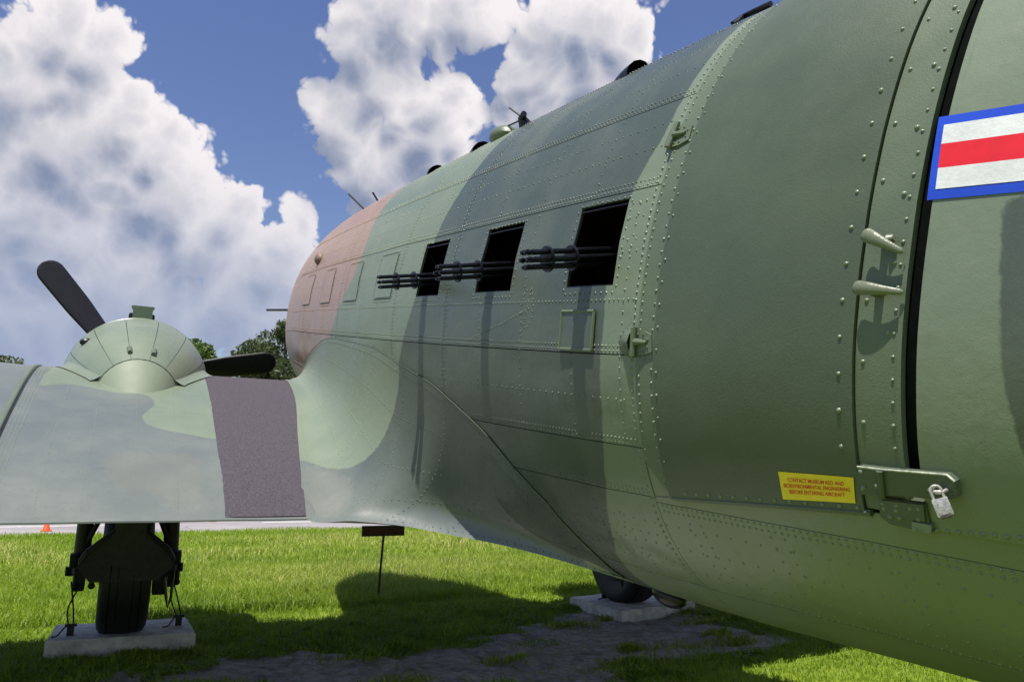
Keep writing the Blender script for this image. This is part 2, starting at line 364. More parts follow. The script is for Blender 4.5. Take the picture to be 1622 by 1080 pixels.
for (n, x0, x1, hh, wd) in ((150000, 4.2, 11.0, .085, .0040), (190000, 10.6, 17.5, .17, .0056), (110000, 17.0, 31.9, .18, .010)):
    x, y = scatter(n, x0, x1, .22 if x0 > 5 else .2, -1.0 if x0 > 5 else -1.45, .9)
    P = np.stack([x, y], -1); so_ = soilness(x, y); tuft = vnoise(P * 2.2, 21) * vnoise(P * .8, 22)
    shady = (x < 10.5) & (y > -6.5)
    keep = (RNG.random(n) < np.clip(.5 - so_ * 2.2, .0, 1)) | ((tuft > .50) & (RNG.random(n) < .55))
    tall = vnoise(P * .35, 23); pat = vnoise(P * 1.1, 24)
    h = hh * (.45 + .9 * RNG.random(n)) * (.65 + .7 * tall) * np.where(so_ > -.15, .7, 1)
    dry = np.clip((tall - .34) * 1.7 + RNG.normal(0, .16, n), 0, .85) * np.where(x > 11, 1, .25) * (RNG.random(n) < .55)
    shade = np.clip(.2 + .6 * pat + RNG.normal(0, .18, n), 0, 1)
    k = keep; v, s_, d_ = blades(x[k], y[k], h[k], np.full(k.sum(), wd) * RNG.uniform(.6, 1.3, k.sum()), RNG.uniform(.1, 1.25, k.sum()), shade[k], dry[k]); parts.append((v, s_, d_))
# low broad-leaved weeds in the shade
n = 90000; x, y = scatter(n, 5.5, 12.0, .12, -.95); P = np.stack([x, y], -1); k = (soilness(x, y) < .02) & (vnoise(P * 2.0, 31) > .38); k |= (soilness(x, y) < 2) & (vnoise(P * 2.6, 32) * vnoise(P * .9, 33) > .52)
x, y = x[k], y[k]; v, s_, d_ = blades(x, y, RNG.uniform(.02, .07, len(x)), RNG.uniform(.007, .014, len(x)), RNG.uniform(.6, 1.6, len(x)), np.clip(RNG.normal(.45, .25, len(x)), 0, 1), np.zeros(len(x))); parts.append((v, s_, d_))
# straw, dead stems and small tufts lying on the bare soil
n = 26000; x, y = scatter(n, 5.0, 10.0, .1, -.95); P = np.stack([x, y], -1); k = (soilness(x, y) > -.2) & (vnoise(P * 3.3, 41) * vnoise(P * 1.1, 42) > .22); x, y = x[k], y[k]
v, s_, d_ = blades(x, y, RNG.uniform(.012, .035, len(x)), RNG.uniform(.002, .005, len(x)), RNG.uniform(1.5, 4.0, len(x)), RNG.uniform(0, .3, len(x)), RNG.uniform(.25, .8, len(x))); parts.append((v, s_, d_))
for _ in range(46):
    cx_, cy_ = RNG.uniform(5.6, 9.6), 0; cy_ = cx_ * RNG.uniform(-.9, .03)
    if soilness(np.array(cx_), np.array(cy_)) < -.1: continue
    m_ = int(RNG.integers(60, 260)); rr2 = RNG.uniform(.06, .22); x = cx_ + RNG.normal(0, rr2 * .6, m_); y = cy_ + RNG.normal(0, rr2, m_)
    v, s_, d_ = blades(x, y, RNG.uniform(.03, .11, m_), RNG.uniform(.004, .009, m_), RNG.uniform(.3, 1.4, m_), np.clip(RNG.normal(.5, .2, m_), 0, 1), RNG.uniform(0, .25, m_)); parts.append((v, s_, d_))
GV = np.concatenate([a[0] for a in parts]); gs = np.concatenate([a[1] for a in parts]); gd = np.concatenate([a[2] for a in parts]); n = len(GV)
base = (np.arange(n) * 5)[:, None]
tri = np.concatenate([base + [0, 1, 2], base + [0, 2, 3], base + [3, 2, 4]], 1).reshape(-1, 3)
gr = fast_mesh('grass', GV.reshape(-1, 3), tri, grassmat(), None, {'shade': np.repeat(gs, 5), 'dry': np.repeat(gd, 5)})
tag(gr, 'bright green lawn grass with bare patches under the wing', 'grass', kind='stuff')
print('grass blades', n)

# ------------------------------------------------------------------ aircraft frame and fuselage loft
YC, Z0, DECK = -2.89, 1.66, R(11.3)
CDK, SDK = math.cos(DECK), math.sin(DECK)
def a2w(p):
    p = np.asarray(p, float); return np.stack([p[..., 0] * CDK - p[..., 2] * SDK, p[..., 1] + YC, p[..., 0] * SDK + p[..., 2] * CDK + Z0], -1)
def w2a(p):
    p = np.asarray(p, float); x, y, z = p[..., 0], p[..., 1] - YC, p[..., 2] - Z0; return np.stack([x * CDK + z * SDK, y, -x * SDK + z * CDK], -1)
air = empty('military_transport_aircraft', (0, YC, Z0)); air.rotation_euler = (0, -DECK, 0)
tag(air, 'camouflaged twin-engine propeller aircraft with three gun barrels poking from square side openings', 'aircraft')
LT = np.array([[-7.0,.06,.95,.55,.75],[-5.0,.34,1.08,.05,.45],[-3.0,.60,1.27,-.40,.18],[-1.0,.82,1.44,-.76,.08],[0,.935,1.515,-.94,.05],[1.5,1.06,1.565,-1.13,.02],
 [3,1.145,1.578,-1.345,0],[4.5,1.20,1.562,-1.475,0],[6,1.235,1.538,-1.50,0],[7.5,1.235,1.518,-1.47,0],[9,1.205,1.475,-1.39,0],[10,1.125,1.41,-1.27,-.02],
 [11,.985,1.235,-1.09,-.05],[12,.725,.79,-.83,-.1],[12.6,.49,.45,-.60,-.14],[13,.255,.13,-.42,-.16],[13.1,.02,-.165,-.205,-.17]])
def pchip(x, X, Y):
    d = np.diff(Y) / np.diff(X); m = np.zeros(len(X))
    for i in range(1, len(X) - 1): m[i] = 0 if d[i - 1] * d[i] <= 0 else 2 * d[i - 1] * d[i] / (d[i - 1] + d[i])
    m[0] = d[0]; m[-1] = d[-1]
    i = np.clip(np.searchsorted(X, x) - 1, 0, len(X) - 2); hh = X[i + 1] - X[i]; t = (x - X[i]) / hh
    return (2*t**3-3*t**2+1)*Y[i]+(t**3-2*t**2+t)*hh*m[i]+(-2*t**3+3*t**2)*Y[i+1]+(t**3-t**2)*hh*m[i+1]
def surf(s, th):
    s = np.asarray(s, float); th = np.asarray(th, float)
    w, zt, zb, zm = [pchip(s, LT[:, 0], LT[:, k]) for k in (1, 2, 3, 4)]
    c, sn = np.cos(th), np.sin(th); n = 2 / 2.15
    y = w * np.sign(c) * np.abs(c) ** n
    z = zm + np.where(sn >= 0, zt - zm, zm - zb) * np.sign(sn) * np.abs(sn) ** n
    return np.stack([s + 0 * y, y, z], -1)
def snorm(s, th):
    e = 2e-3
    a = surf(np.asarray(s) + e, th) - surf(np.asarray(s) - e, th); b = surf(s, np.asarray(th) + e) - surf(s, np.asarray(th) - e)
    n = np.cross(a, b); n = -n / (np.linalg.norm(n, axis=-1, keepdims=True) + 1e-12)
    p = surf(s, th); c = np.stack([p[..., 0], 0 * p[..., 0], 0 * p[..., 0] + .05], -1)
    sg = np.sign(np.sum(n * (p - c), -1, keepdims=True)); return n * np.where(sg == 0, 1, sg)
def dent(s, th):
    s = np.asarray(s, float); th = np.asarray(th, float)
    a = np.abs(np.sin(PI * (s - .02) / .47)) ** .8 * np.abs(np.sin(PI * (th + .085) / .135)) ** .8
    k = vnoise(np.stack([s / .47, th / .135], -1), 3) - .35
    big = vnoise(np.stack([s * 1.3, th * 3.1], -1), 9) - .5
    amt = np.where((th < .36) & (th > -1.0) & (s > 2.5) & (s < 9), 1.0, .35)
    return amt * (-.017 * a * k + .009 * big) - np.where(s < 2.5, 0, .0012) * (1 - a) * .5
def fp(s, th, off=0.0, d=True):
    n = snorm(s, th); o = off + (dent(s, th) if d else 0)
    return surf(s, th) + n * (o[..., None] if np.ndim(o) else o)
_S, _T = np.meshgrid(np.linspace(-2.5, 13.05, 500), np.linspace(-1.7, 1.7, 300), indexing='ij')
_G = proj(a2w(surf(_S, _T)))
def cast(x, y):                                # photo pixel -> (s, theta) on the near side of the fuselage
    d = (_G[..., 0] - x) ** 2 + (_G[..., 1] - y) ** 2 + np.where(_G[..., 2] < .3, 1e9, 0); c = d < 36
    if c.any():
        dd = np.where(c, _G[..., 2], 1e9); d = np.where(c & (_G[..., 2] < dd.min() + .5), d, 1e9)
    i = np.unravel_index(d.argmin(), d.shape); s, t = _S[i], _T[i]; ds, dt = .04, .02; a = np.linspace(-1, 1, 5)
    for k in range(9):
        ss, tt = np.meshgrid(s + ds * a, t + dt * a, indexing='ij'); gg = proj(a2w(surf(ss, tt)))
        d = (gg[..., 0] - x) ** 2 + (gg[..., 1] - y) ** 2; j = np.unravel_index(d.argmin(), d.shape); s, t = ss[j], tt[j]; ds *= .55; dt *= .55
    return np.array([s, t])
KT = 1.25                                      # theta -> metres for paint outlines
def castl(l): return np.array([cast(x, y) for x, y in l])
def stz(a): a = np.asarray(a, float).copy(); a[:, 1] *= KT; return a
b1 = castl([(790,228),(760,262),(722,315),(692,370),(675,420),(655,480),(640,530),(630,590),(622,650)])
b2 = castl([(975,880),(970,846),(960,764),(953,683),(950,610),(951,568),(957,512),(960,454),(975,400),(992,330),(1012,280),(1050,218),(1083,155),(1130,85)])
POLY_D1 = stz(np.vstack([[(3.9, 2.6), (4.3, 1.9), (4.7, 1.4)], b1, [(5.2, -.9), (5.0, -2.0), (3.2, -2.0)], b2[0:1] * [1, 1] + [.05, -.2], b2, [(2.6, 1.3), (2.3, 1.9), (2.4, 2.6)]]))
b3 = castl([(1591,318),(1589,450),(1592,590),(1604,650),(1616,690)])
POLY_D2 = stz(np.vstack([b3, [(.95, -.55), (.8, -1.1), (-1.4, -1.0), (-2.2, -.2), (-1.9, .5), (-.3, .16)]]))
POLY_D3 = stz(np.array([(7.3, 1.3), (8.0, .85), (8.7, 1.2), (8.9, 2.2), (7.6, 2.3)]))
b4 = castl([(640,296),(600,340),(577,395),(560,440),(535,490),(520,540),(505,570),(492,592)])
POLY_T = stz(np.vstack([[(6.2, 2.2), (5.9, 1.5)], b4, [(8.6, -.8), (8.2, -1.6), (8.0, -2.5), (15, -2.5), (15, 2.2)]]))
def camo(s, th):
    th = (np.asarray(th) + PI) % (2 * PI) - PI; th = np.where(th > PI / 2 + .9, PI - th + .001, th); th = np.where(th < -PI / 2 - .3, -PI - th, th)
    P = np.stack([np.asarray(s) + 0 * th, th * KT], -1)
    d = np.maximum(np.maximum(sdist(P, POLY_D1), sdist(P, POLY_D2)), sdist(P, POLY_D3)); return d, sdist(P, POLY_T)

SEAMS = []                                     # polylines (s, theta) for the dark sealant under the gaps
def patch(name, ks, kt, tlo=None, thi=None, off=0.0, m=None, parent=None, holes=(), ds=.05, dt=.035, skirt=.012, gap=.0017, reveal=.014, plain=False, label=None):
    """skin piece over knots ks (along) and kt (around); holes are cells between knots"""
    def fine(k, st):
        out = []
        for a, b in zip(k[:-1], k[1:]):
            n = max(1, int(math.ceil((b - a) / st))); out += list(np.linspace(a, b, n + 1)[:-1])
        return np.array(out + [k[-1]])
    ks = list(ks); kt = list(kt); ks[0] += gap; ks[-1] -= gap; kt[0] += gap; kt[-1] -= gap
    s = fine(ks, ds); t = fine(kt, dt); S_, T_ = np.meshgrid(s, t, indexing='ij')
    if tlo is not None:
        lo = np.interp(S_, *tlo) + gap; hi = (np.interp(S_, *thi) - gap) if thi is not None else kt[-1]
        T_ = lo + (hi - lo) * (T_ - kt[0]) / (kt[-1] - kt[0])
    P = fp(S_, T_, off); Nn = snorm(S_, T_); ns, nt = S_.shape; Q = P - Nn * (skirt + off)
    V = list(P.reshape(-1, 3)); Fc = []; ix = lambda i, j: i * nt + j
    hole = np.zeros((ns - 1, nt - 1), bool)
    for (s0, s1, t0, t1) in holes:
        sm = .5 * (s[:-1] + s[1:]); tm = .5 * (t[:-1] + t[1:]); hole |= ((sm > s0) & (sm < s1))[:, None] & ((tm > t0) & (tm < t1))[None, :]
    for i in range(ns - 1):
        for j in range(nt - 1):
            if not hole[i, j]: Fc.append((ix(i, j), ix(i, j + 1), ix(i + 1, j + 1), ix(i + 1, j)))
    low = {}
    def lw(i, j, dep=None):
        k = (i, j)
        if k not in low: low[k] = len(V); V.append(Q[i, j] if dep is None else P[i, j] - Nn[i, j] * dep)
        return low[k]
    border = [(i, 0) for i in range(ns)] + [(ns - 1, j) for j in range(1, nt)] + [(i, nt - 1) for i in range(ns - 2, -1, -1)] + [(0, j) for j in range(nt - 2, 0, -1)]
    for a, b in zip(border, border[1:] + border[:1]): Fc.append((ix(*a), ix(*b), lw(*b), lw(*a)))
    for i in range(ns - 1):
        for j in range(nt - 1):
            if hole[i, j]:
                for (di, dj, a, b) in ((-1, 0, (i, j), (i, j + 1)), (1, 0, (i + 1, j + 1), (i + 1, j)), (0, -1, (i + 1, j), (i, j)), (0, 1, (i, j + 1), (i + 1, j + 1))):
                    ii, jj = i + di, j + dj
                    if 0 <= ii < ns - 1 and 0 <= jj < nt - 1 and not hole[ii, jj]: Fc.append((ix(*a), ix(*b), lw(*b, reveal), lw(*a, reveal)))
    att = None
    if not plain:
        d, tn = camo(S_, T_); order = sorted(low.items(), key=lambda q: q[1])
        att = {'camo': list(d.ravel()) + [d[k] for k, _ in order], 'tan': list(tn.ravel()) + [tn[k] for k, _ in order]}
    o = mesh(name, V, Fc, m or PAINT, parent or air, True, att)
    bm = bmesh.new(); bm.from_mesh(o.data)
    for e in bm.edges:
        if len(e.link_faces) == 2 and e.calc_face_angle(0) > R(40): e.smooth = False
    bm.to_mesh(o.data); bm.free()
    if label: o['label'] = label
    return o
def ribbon(line, w=.018, off=-.006):
    l = np.array(line, float); P = fp(l[:, 0], l[:, 1], off); n = snorm(l[:, 0], l[:, 1]); t = np.gradient(P, axis=0); t /= np.linalg.norm(t, axis=1, keepdims=True) + 1e-9
    b = np.cross(n, t); A, B = P - b * w / 2, P + b * w / 2; V = []; Fc = []
    for i in range(len(l)): V += [A[i], B[i]]
    for i in range(len(l) - 1): Fc.append((2 * i, 2 * i + 1, 2 * i + 3, 2 * i + 2))
    return V, Fc

TA, TB, TC_, TD, TE_, TF, TG = .327, -.088, -.368, -.540, -.965, .612, 1.03
SK = [2.49, 4.40, 5.35, 7.0, 8.6, 10.2, 11.6, 13.1]
WIN = [(2.685, 3.04, .080, .293), (3.575, 3.995, .080, .289), (4.55, 4.94, .080, .288)]
BANDS = [(TE_, TD), (TD, TC_), (TC_, TB), (TB, TA), (TA, TF), (TF, TG)]
for a, b in zip(SK[:-1], SK[1:]):
    for (t0, t1) in BANDS:
        hs_ = [w for w in WIN if t0 == TB and w[0] > a and w[1] < b]
        ks = sorted({a, b} | {x for w in hs_ for x in w[:2]}); kt = sorted({t0, t1} | {x for w in hs_ for x in w[2:]})
        kt2 = [kt[0]]
        for x in kt[1:]:
            if x - kt2[-1] > .006 or x == kt[-1]: kt2.append(x)
        patch('skin_panel', ks, kt2, holes=[(w[0], w[1], .075, .30) for w in hs_])
    patch('roof_panel', [a, b], [TG, PI - TG], ds=.12, dt=.08)
    patch('skin_panel', [a, b], [PI - TG, PI + .965], ds=.25, dt=.12)
    patch('belly_panel', [a, b], [-PI + .965, TE_], ds=.12, dt=.1)
# aft of the door hinge line
for a, b in ((-7.0, -3.2), (-3.2, -.3), (-.3, 2.49)):
    patch('roof_panel', [a, b], [TG, PI - TG], ds=.12, dt=.08); patch('skin_panel', [a, b], [PI - TG, PI + .965], ds=.25, dt=.12)
    patch('belly_panel', [a, b], [-PI + .965, TE_], ds=.1, dt=.08); patch('skin_panel', [a, b], [TE_, -.555], ds=.06, dt=.035)
    if b < 0: patch('skin_panel', [a, b], [-.555, TG], ds=.1, dt=.06)
DB = ([-.3, 1.0, 1.34, 1.5, 2.34, 2.49], [-.455, -.466, -.470, -.462, -.522, -.535])
patch('skin_panel', [-.3, 2.49], [0, 1], tlo=([-.3, 2.49], [-.555, -.555]), thi=DB, dt=.4, ds=.05, gap=.001)
patch('skin_panel', [2.36, 2.492], [0, 1], tlo=([1, 3], [-.545, -.545]), thi=([2.36, 2.40, 2.49], [-.512, -.49, -.385]), off=-.004, ds=.02, dt=.2, gap=0.0)
# sealant seen in the gaps
sV = MB()
for t in (TE_, TD, TC_, TB, TA, TF, TG, PI - TG): sV.add(*ribbon([(s, t) for s in np.linspace(2.45 if t > TD else -6.5, 13.0, 160)]))
sV.add(*ribbon([(s, -.555) for s in np.linspace(-6.5, 2.5, 80)]))
for s in SK[:-1] + [-.3, -3.2]: sV.add(*ribbon([(s, t) for t in np.linspace(-2.2, PI - .9, 200)]))
sV.add(*ribbon([(s, np.interp(s, *DB)) for s in np.linspace(-.3, 2.49, 60)], .03, -.008))
for s, w in ((1.352, .07), (1.516, .03), (2.375, .03)): sV.add(*ribbon([(s, t) for t in np.linspace(-.56, TG, 80)], w, -.012))
mesh('seam_sealant', sV.V, sV.F, SEAL, air)
# window rims: thin dark edging inside each gun opening
for (s0, s1, t0, t1) in WIN:
    mb = MB(); l = [(s, t0) for s in np.linspace(s0, s1, 8)] + [(s1, t) for t in np.linspace(t0, t1, 8)] + [(s, t1) for s in np.linspace(s1, s0, 8)] + [(s0, t) for t in np.linspace(t1, t0, 8)]
    l = np.array(l); mb.tube(fp(l[:, 0], l[:, 1], -.004), .0045, 6); mb.build('window_rim', BLACK, air)
# blanked-over windows further forward
for sc_ in (5.66, 6.62, 7.58, 8.55):
    o = patch('blanked_window', [sc_ - .20, sc_ + .20], [.085, .285], off=.006, ds=.06, dt=.05)
    mb = MB(); q = [(sc_ - .212, .078), (sc_ + .212, .078), (sc_ + .212, .292), (sc_ - .212, .292), (sc_ - .212, .078)]
    l = np.vstack([np.linspace(q[i], q[i + 1], 8)[:-1] for i in range(4)] + [[q[4]]])
    mesh('frame_gap', *ribbon(l, .004, .0075), SEAL, o)
hq = [(2.785, .020), (3.04, .020), (3.04, -.078), (2.785, -.078)]
o = patch('access_hatch', [2.785, 3.04], [-.078, .020], off=.010, ds=.05, dt=.03)
mb = MB(); l = np.vstack([np.linspace(hq[i], hq[(i + 1) % 4], 8) for i in range(4)]); mb.tube(fp(l[:, 0], l[:, 1], .008), .008, 6); mb.build('hatch_rim', GREENP, o)

# ------------------------------------------------------------------ cargo door
door = patch('cargo_door', [1.5175, 2.374], [0, 1], tlo=([1.5, 2.34, 2.4], [-.464, -.524, -.526]), thi=([1, 3], [TG, TG]), off=.016, ds=.05, dt=.025, skirt=.03, m=DOORP, plain=True, gap=.0008)
patch('hinge_fairing', [2.378, 2.488], [0, 1], tlo=([2.3, 2.40, 2.49], [-.53, -.50, -.40]), thi=([1, 3], [TG, TG]), off=.006, ds=.02, dt=.025, m=GREENP, parent=door, plain=True, gap=.002)
patch('latch_strip', [1.385, 1.5150], [0, 1], tlo=([1, 3], [-.45, -.45]), thi=([1, 3], [TG, TG]), off=.008, ds=.03, dt=.025, m=GREENP, parent=door, plain=True, gap=.002, skirt=.03)
patch('edge_flange', [1.370, 1.386], [0, 1], tlo=([1, 3], [-.455, -.455]), thi=([1, 3], [TG, TG]), off=.016, ds=.008, dt=.025, m=GREENP, parent=door, plain=True, gap=.0015, skirt=.004)
l = np.array([(s, np.interp(s, [1.5, 2.34], [-.464, -.524])) for s in np.linspace(1.5, 2.36, 20)]); mb = MB(); mb.tube(fp(l[:, 0], l[:, 1] + .004, .010), .011, 6); mb.build('bottom_rail', DOORP, door)
aft = patch('cargo_door', [-.3, 1.332], [0, 1], tlo=([-.3, 1.34], [-.455, -.478]), thi=([-1, 3], [TG, TG]), off=.014, ds=.05, dt=.025, skirt=.03, gap=.002)
def frame_at(s, t, off=0.0):
    p = fp(np.array(s), np.array(t), off); n = snorm(np.array(s), np.array(t)); e = np.array([1.0, 0, 0]); e = e - n * (e @ n); e /= np.linalg.norm(e); u = np.cross(n, e)
    if u[2] < 0: u = -u
    return p, e, u, n                           # along (forward), up, outward
def lift(px, off):                               # point seen at a pixel, standing `off` above the skin
    q = cast(*px); P = fp(q[0], q[1], 0.0); n = snorm(q[0], q[1]); d = np.array(ray(*px)); d = np.array([d[0] * CDK + d[2] * SDK, d[1], -d[0] * SDK + d[2] * CDK]); d /= np.linalg.norm(d)
    return P - d * (off / max(.25, -(d @ n))), n
# hinges: pointed fairing, leaf plate, barrel
for (sh, th, fair) in ((2.51, .462, False), (2.50, -.052, True)):
    p, e, u, n = frame_at(sh, th, .006); mb = MB()
    mb.prism([(-.115, -.035), (-.105, .03), (-.06, .045), (-.01, .045), (-.01, -.05), (-.06, -.05)], .008, p, e, u, n)
    mb.tube([p + u * -.055 + n * .016 - e * .012, p + u * .055 + n * .016 - e * .012], .013, 10)
    mb.tube([p - e * .02 + n * .014, p - e * .085 + n * .012], [.015, .006], 8)
    mb.prism([(-.01, -.04), (.028, -.04), (.028, .04), (-.01, .04)], .010, p, e, u, n)
    if fair:
        V = []; 
        for k in range(13):
            a = -PI / 2 + PI * k / 12
            for r_, hh in ((1.0, .002), (.72, .012), (.40, .028), (.0, .034)): V.append(p + e * (.005 + .095 * r_ * math.cos(a)) + u * (.062 * r_ * math.sin(a)) + n * hh)
        mb.add(V, [(4 * k + q, 4 * k + 4 + q, 4 * k + 5 + q, 4 * k + 1 + q) for k in range(12) for q in range(3)])
        for k in range(9):
            a = -PI / 2 + PI * k / 8; mb.sphere(p + e * (.005 + .088 * math.cos(a)) + u * .057 * math.sin(a) + n * .005, .0045, nu=6, nv=4)
    for (a, b) in ((-.09, .012), (-.09, -.018), (-.06, .03), (-.06, -.035), (-.03, .03), (-.03, -.035)): mb.sphere(p + e * a + u * b + n * .009, .005, nu=6, nv=4)
    mb.build('hinge', GREENP, door)
# two lever handles
def handle(pa, pb, so_, knob):
    A, n = lift(pa, so_); B, _ = lift(pb, so_ * .6); ax = B - A; L = np.linalg.norm(ax); ax /= L; up_ = np.cross(n, ax); mb = MB(); V = []; K = 30; M_ = 12
    for k in range(K):
        f_ = k / (K - 1); wv_ = float(np.interp(f_, [0, .025, .07, .14, .35, .65, .94, .98, 1], [.004, .013, .0185, .0205, .0180, .0125, .0085, .0065, .002]))
        c = A + ax * L * f_ + n * (.008 * math.sin(PI * f_))
        for q in range(M_): a = 2 * PI * q / M_; V.append(c + up_ * wv_ * math.cos(a) + n * .55 * wv_ * math.sin(a))
    mb.add(V, [(k * M_ + q, k * M_ + (q + 1) % M_, (k + 1) * M_ + (q + 1) % M_, (k + 1) * M_ + q) for k in range(K - 1) for q in range(M_)] + [tuple(range(M_)), tuple((K - 1) * M_ + q for q in range(M_))])
    c = A + ax * L * .42; mb.tube([c, c - n * (so_ + .02)], [.012, .018], 10); mb.tube([c - n * so_ * .75, c - n * (so_ + .012)], .030, 14)
    if knob: k0 = A + ax * L * .52 - n * .012 + up_ * .012 * (1 if up_[2] > 0 else -1); mb.tube([k0, k0 + up_ * .012 * (1 if up_[2] > 0 else -1) + ax * .012], [.016, .010], 10)
    return mb.build('door_handle', olive('handle_paint' + str(so_), (.125, .145, .098)), door)
handle((1366, 369), (1431, 400), .050, True); handle((1351, 455), (1431, 463), .046, False)
# hasp, staple and lower corner casting
pts = [(1358,739),(1400,744),(1440,747),(1500,752),(1512,763),(1516,788),(1500,792),(1430,786),(1360,783)]
def plate(pxs, off, thick, name, m, parent, bevel=0):
    A = np.array([lift(p_, off + thick)[0] for p_ in pxs]); B = np.array([lift(p_, off + thick)[0] - lift(p_, 0)[1] * (thick + .02) for p_ in pxs]); n_ = len(pxs)
    mb = MB(); mb.add(list(A) + list(B), [tuple(range(n_))] + [(i, (i + 1) % n_, n_ + (i + 1) % n_, n_ + i) for i in range(n_)]); return mb.build(name, m, parent)
hp = plate(pts, .030, .006, 'hasp', DOORP, door)
mb = MB(); mb.tube([lift(p_, .034)[0] for p_ in pts[:5]], .0036, 6); mb.build('hasp_edge', WEAR, door)
mb = MB(); mb.tube([lift((1393, 746), .040)[0], lift((1397, 788), .040)[0]], .010, 10); mb.build('hasp_knuckle', DOORP, door)
plate([(1392,788),(1466,798),(1474,838),(1446,838),(1410,830),(1394,818)], .012, .010, 'corner_casting', DOORP, door)
plate([(1396,792),(1462,800),(1465,826),(1396,816)], .022, .006, 'corner_plate', DOORP, door)
plate([(1444,826),(1475,832),(1475,845),(1444,841)], .018, .010, 'bare_metal_tab', simple('bare_tab', (.16, .20, .18), .5, .3), door)
sq = cast(1492, 772); p, e, u, n = frame_at(*sq, 0.0); p = lift((1490, 773), .032)[0]
mb = MB(); mb.tube([p - e * .018, p - e * .018 + n * .022, p + e * .0 + n * .030, p + e * .016 + n * .022, p + e * .016], .0055, 8); mb.build('staple', STEEL, door)
SHP = a2w(p + n * .022)                         # where the padlock hangs

# stickers
def bil(c, a, b): c = np.array(c, float); return c[0] * (1 - a)[..., None] * (1 - b)[..., None] + c[1] * a[..., None] * (1 - b)[..., None] + c[2] * a[..., None] * b[..., None] + c[3] * (1 - a)[..., None] * b[..., None]
def decal(c4, off, m, name, parent, a0=0, a1=1, b0=0, b1=1, na=10, nb=8):
    A, B = np.meshgrid(np.linspace(a0, a1, na), np.linspace(b0, b1, nb), indexing='ij'); q = bil(c4, A, B); P = fp(q[..., 0], q[..., 1], off)
    return mesh(name, P.reshape(-1, 3), [(i * nb + j, i * nb + j + 1, (i + 1) * nb + j + 1, (i + 1) * nb + j) for i in range(na - 1) for j in range(nb - 1)], m, parent)
c4 = castl([(1246,787),(1361,793),(1358,753),(1238,744)])
st = decal(c4, .0185, YEL, 'warning_sticker', air); st['label'] = 'yellow warning sticker with three lines of red capitals'
def text_mesh(body, size=1.0):
    cu = bpy.data.curves.new('t', 'FONT'); cu.body = body; cu.size = size; cu.align_x = 'CENTER'; cu.offset = .012
    o = bpy.data.objects.new('t', cu); COL.objects.link(o); dg = bpy.context.evaluated_depsgraph_get(); me = bpy.data.meshes.new_from_object(o.evaluated_get(dg))
    V = np.array([v.co[:] for v in me.vertices]); Fc = [tuple(p_.vertices) for p_ in me.polygons]; bpy.data.objects.remove(o); bpy.data.meshes.remove(me); return V, Fc
mb = MB()
for k, (ln, wd) in enumerate((('CONTACT MUSEUM RSO AND', .76), ('BIOENVIRONMENTAL ENGINEERING', .90), ('BEFORE ENTERING AIRCRAFT', .76))):
    V, Fc = text_mesh(ln); w = V[:, 0].max() - V[:, 0].min(); x0 = V[:, 0].min(); hgt = .72
    a = .5 + ((V[:, 0] - x0) / w - .5) * wd; b = .66 - .215 * k + V[:, 1] / hgt * .150
    q = bil(c4, a, b); mb.add(fp(q[:, 0], q[:, 1], .0196), Fc)
mesh('lettering', mb.V, mb.F, RED, st, False)
i4 = castl([(1474,320),(1621,307),(1621,170),(1493,190)]); i4[1] += (i4[1] - i4[0]) * .9; i4[2] += (i4[2] - i4[3]) * .9
ins = decal(i4, .0165, INS_B, 'insignia_bar', air, nb=10); ins['label'] = 'blue-bordered insignia bar with white and red stripes'
for (b0, b1_, m_) in ((.115, .36, INS_W), (.36, .65, INS_R), (.65, .885, INS_W)): decal(i4, .0178, m_, 'stripe', ins, .048, 1, b0, b1_)

# ------------------------------------------------------------------ centre wing, outer wing
UP = np.array([(5.30,1.325),(5.75,1.60),(6.3,1.885),(7.0,2.195),(7.6,2.43),(8.1,2.585),(8.55,2.665),(8.95,2.66),(9.2,2.57),(9.33,2.42)])
LO = np.array([(9.33,2.42),(9.25,2.26),(8.9,2.10),(8.0,1.86),(6.5,1.52),(5.30,1.315)])
PU = smooth_poly(UP, 5); PL = smooth_poly(LO, 4); PROF = np.vstack([PU, PL[1:]])
YS = .76                                       # joint between centre section and outer panel
def wtop(X): return np.interp(X, PU[:, 0], PU[:, 1]) if np.ndim(X) else float(np.interp(X, PU[:np.argmax(PU[:, 0]) + 1, 0], PU[:np.argmax(PU[:, 0]) + 1, 1]))
def wn(X):
    e = .02; d = np.array([2 * e, 0, wtop(X + e) - wtop(X - e)]); n = np.array([-d[2], 0, d[0]]); return n / np.linalg.norm(n)
def cast_wing(x, y):
    r = ray(x, y); best = None
    for X in np.linspace(5.25, 8.9, 1200):
        p = np.array([0, 0, EYE]) + r / r[0] * X
        if p[2] <= wtop(X): return np.array([X, p[1]])
    return np.array([8.5, r[1] / r[0] * 8.5])
WPOLY = smooth_poly(np.array([cast_wing(*p) for p in [(60,612),(100,608),(140,613),(185,622),(225,624),(243,633),(244,644),(232,651),(224,657),(232,671),(262,681),(300,688),(335,695)]]), 4)
WPOLY = np.vstack([WPOLY, [(6.95, -2.6), (9.6, -2.6), (9.6, .6)]])       # pale patch round the nacelle
WORN = [np.array([cast_wing(*p) for p in l]) for l in ([(163,722),(205,716),(255,719),(312,720),(318,760),(308,803),(262,801),(250,782),(205,776),(168,766)], [(30,812),(70,808),(120,812),(140,818),(60,822)])]
def wworn(X, y): return np.maximum.reduce([sdist(np.stack([X, y], -1), w_) for w_ in WORN])
def wcamo(X, y): return -sdist(np.stack([X, y], -1), WPOLY)
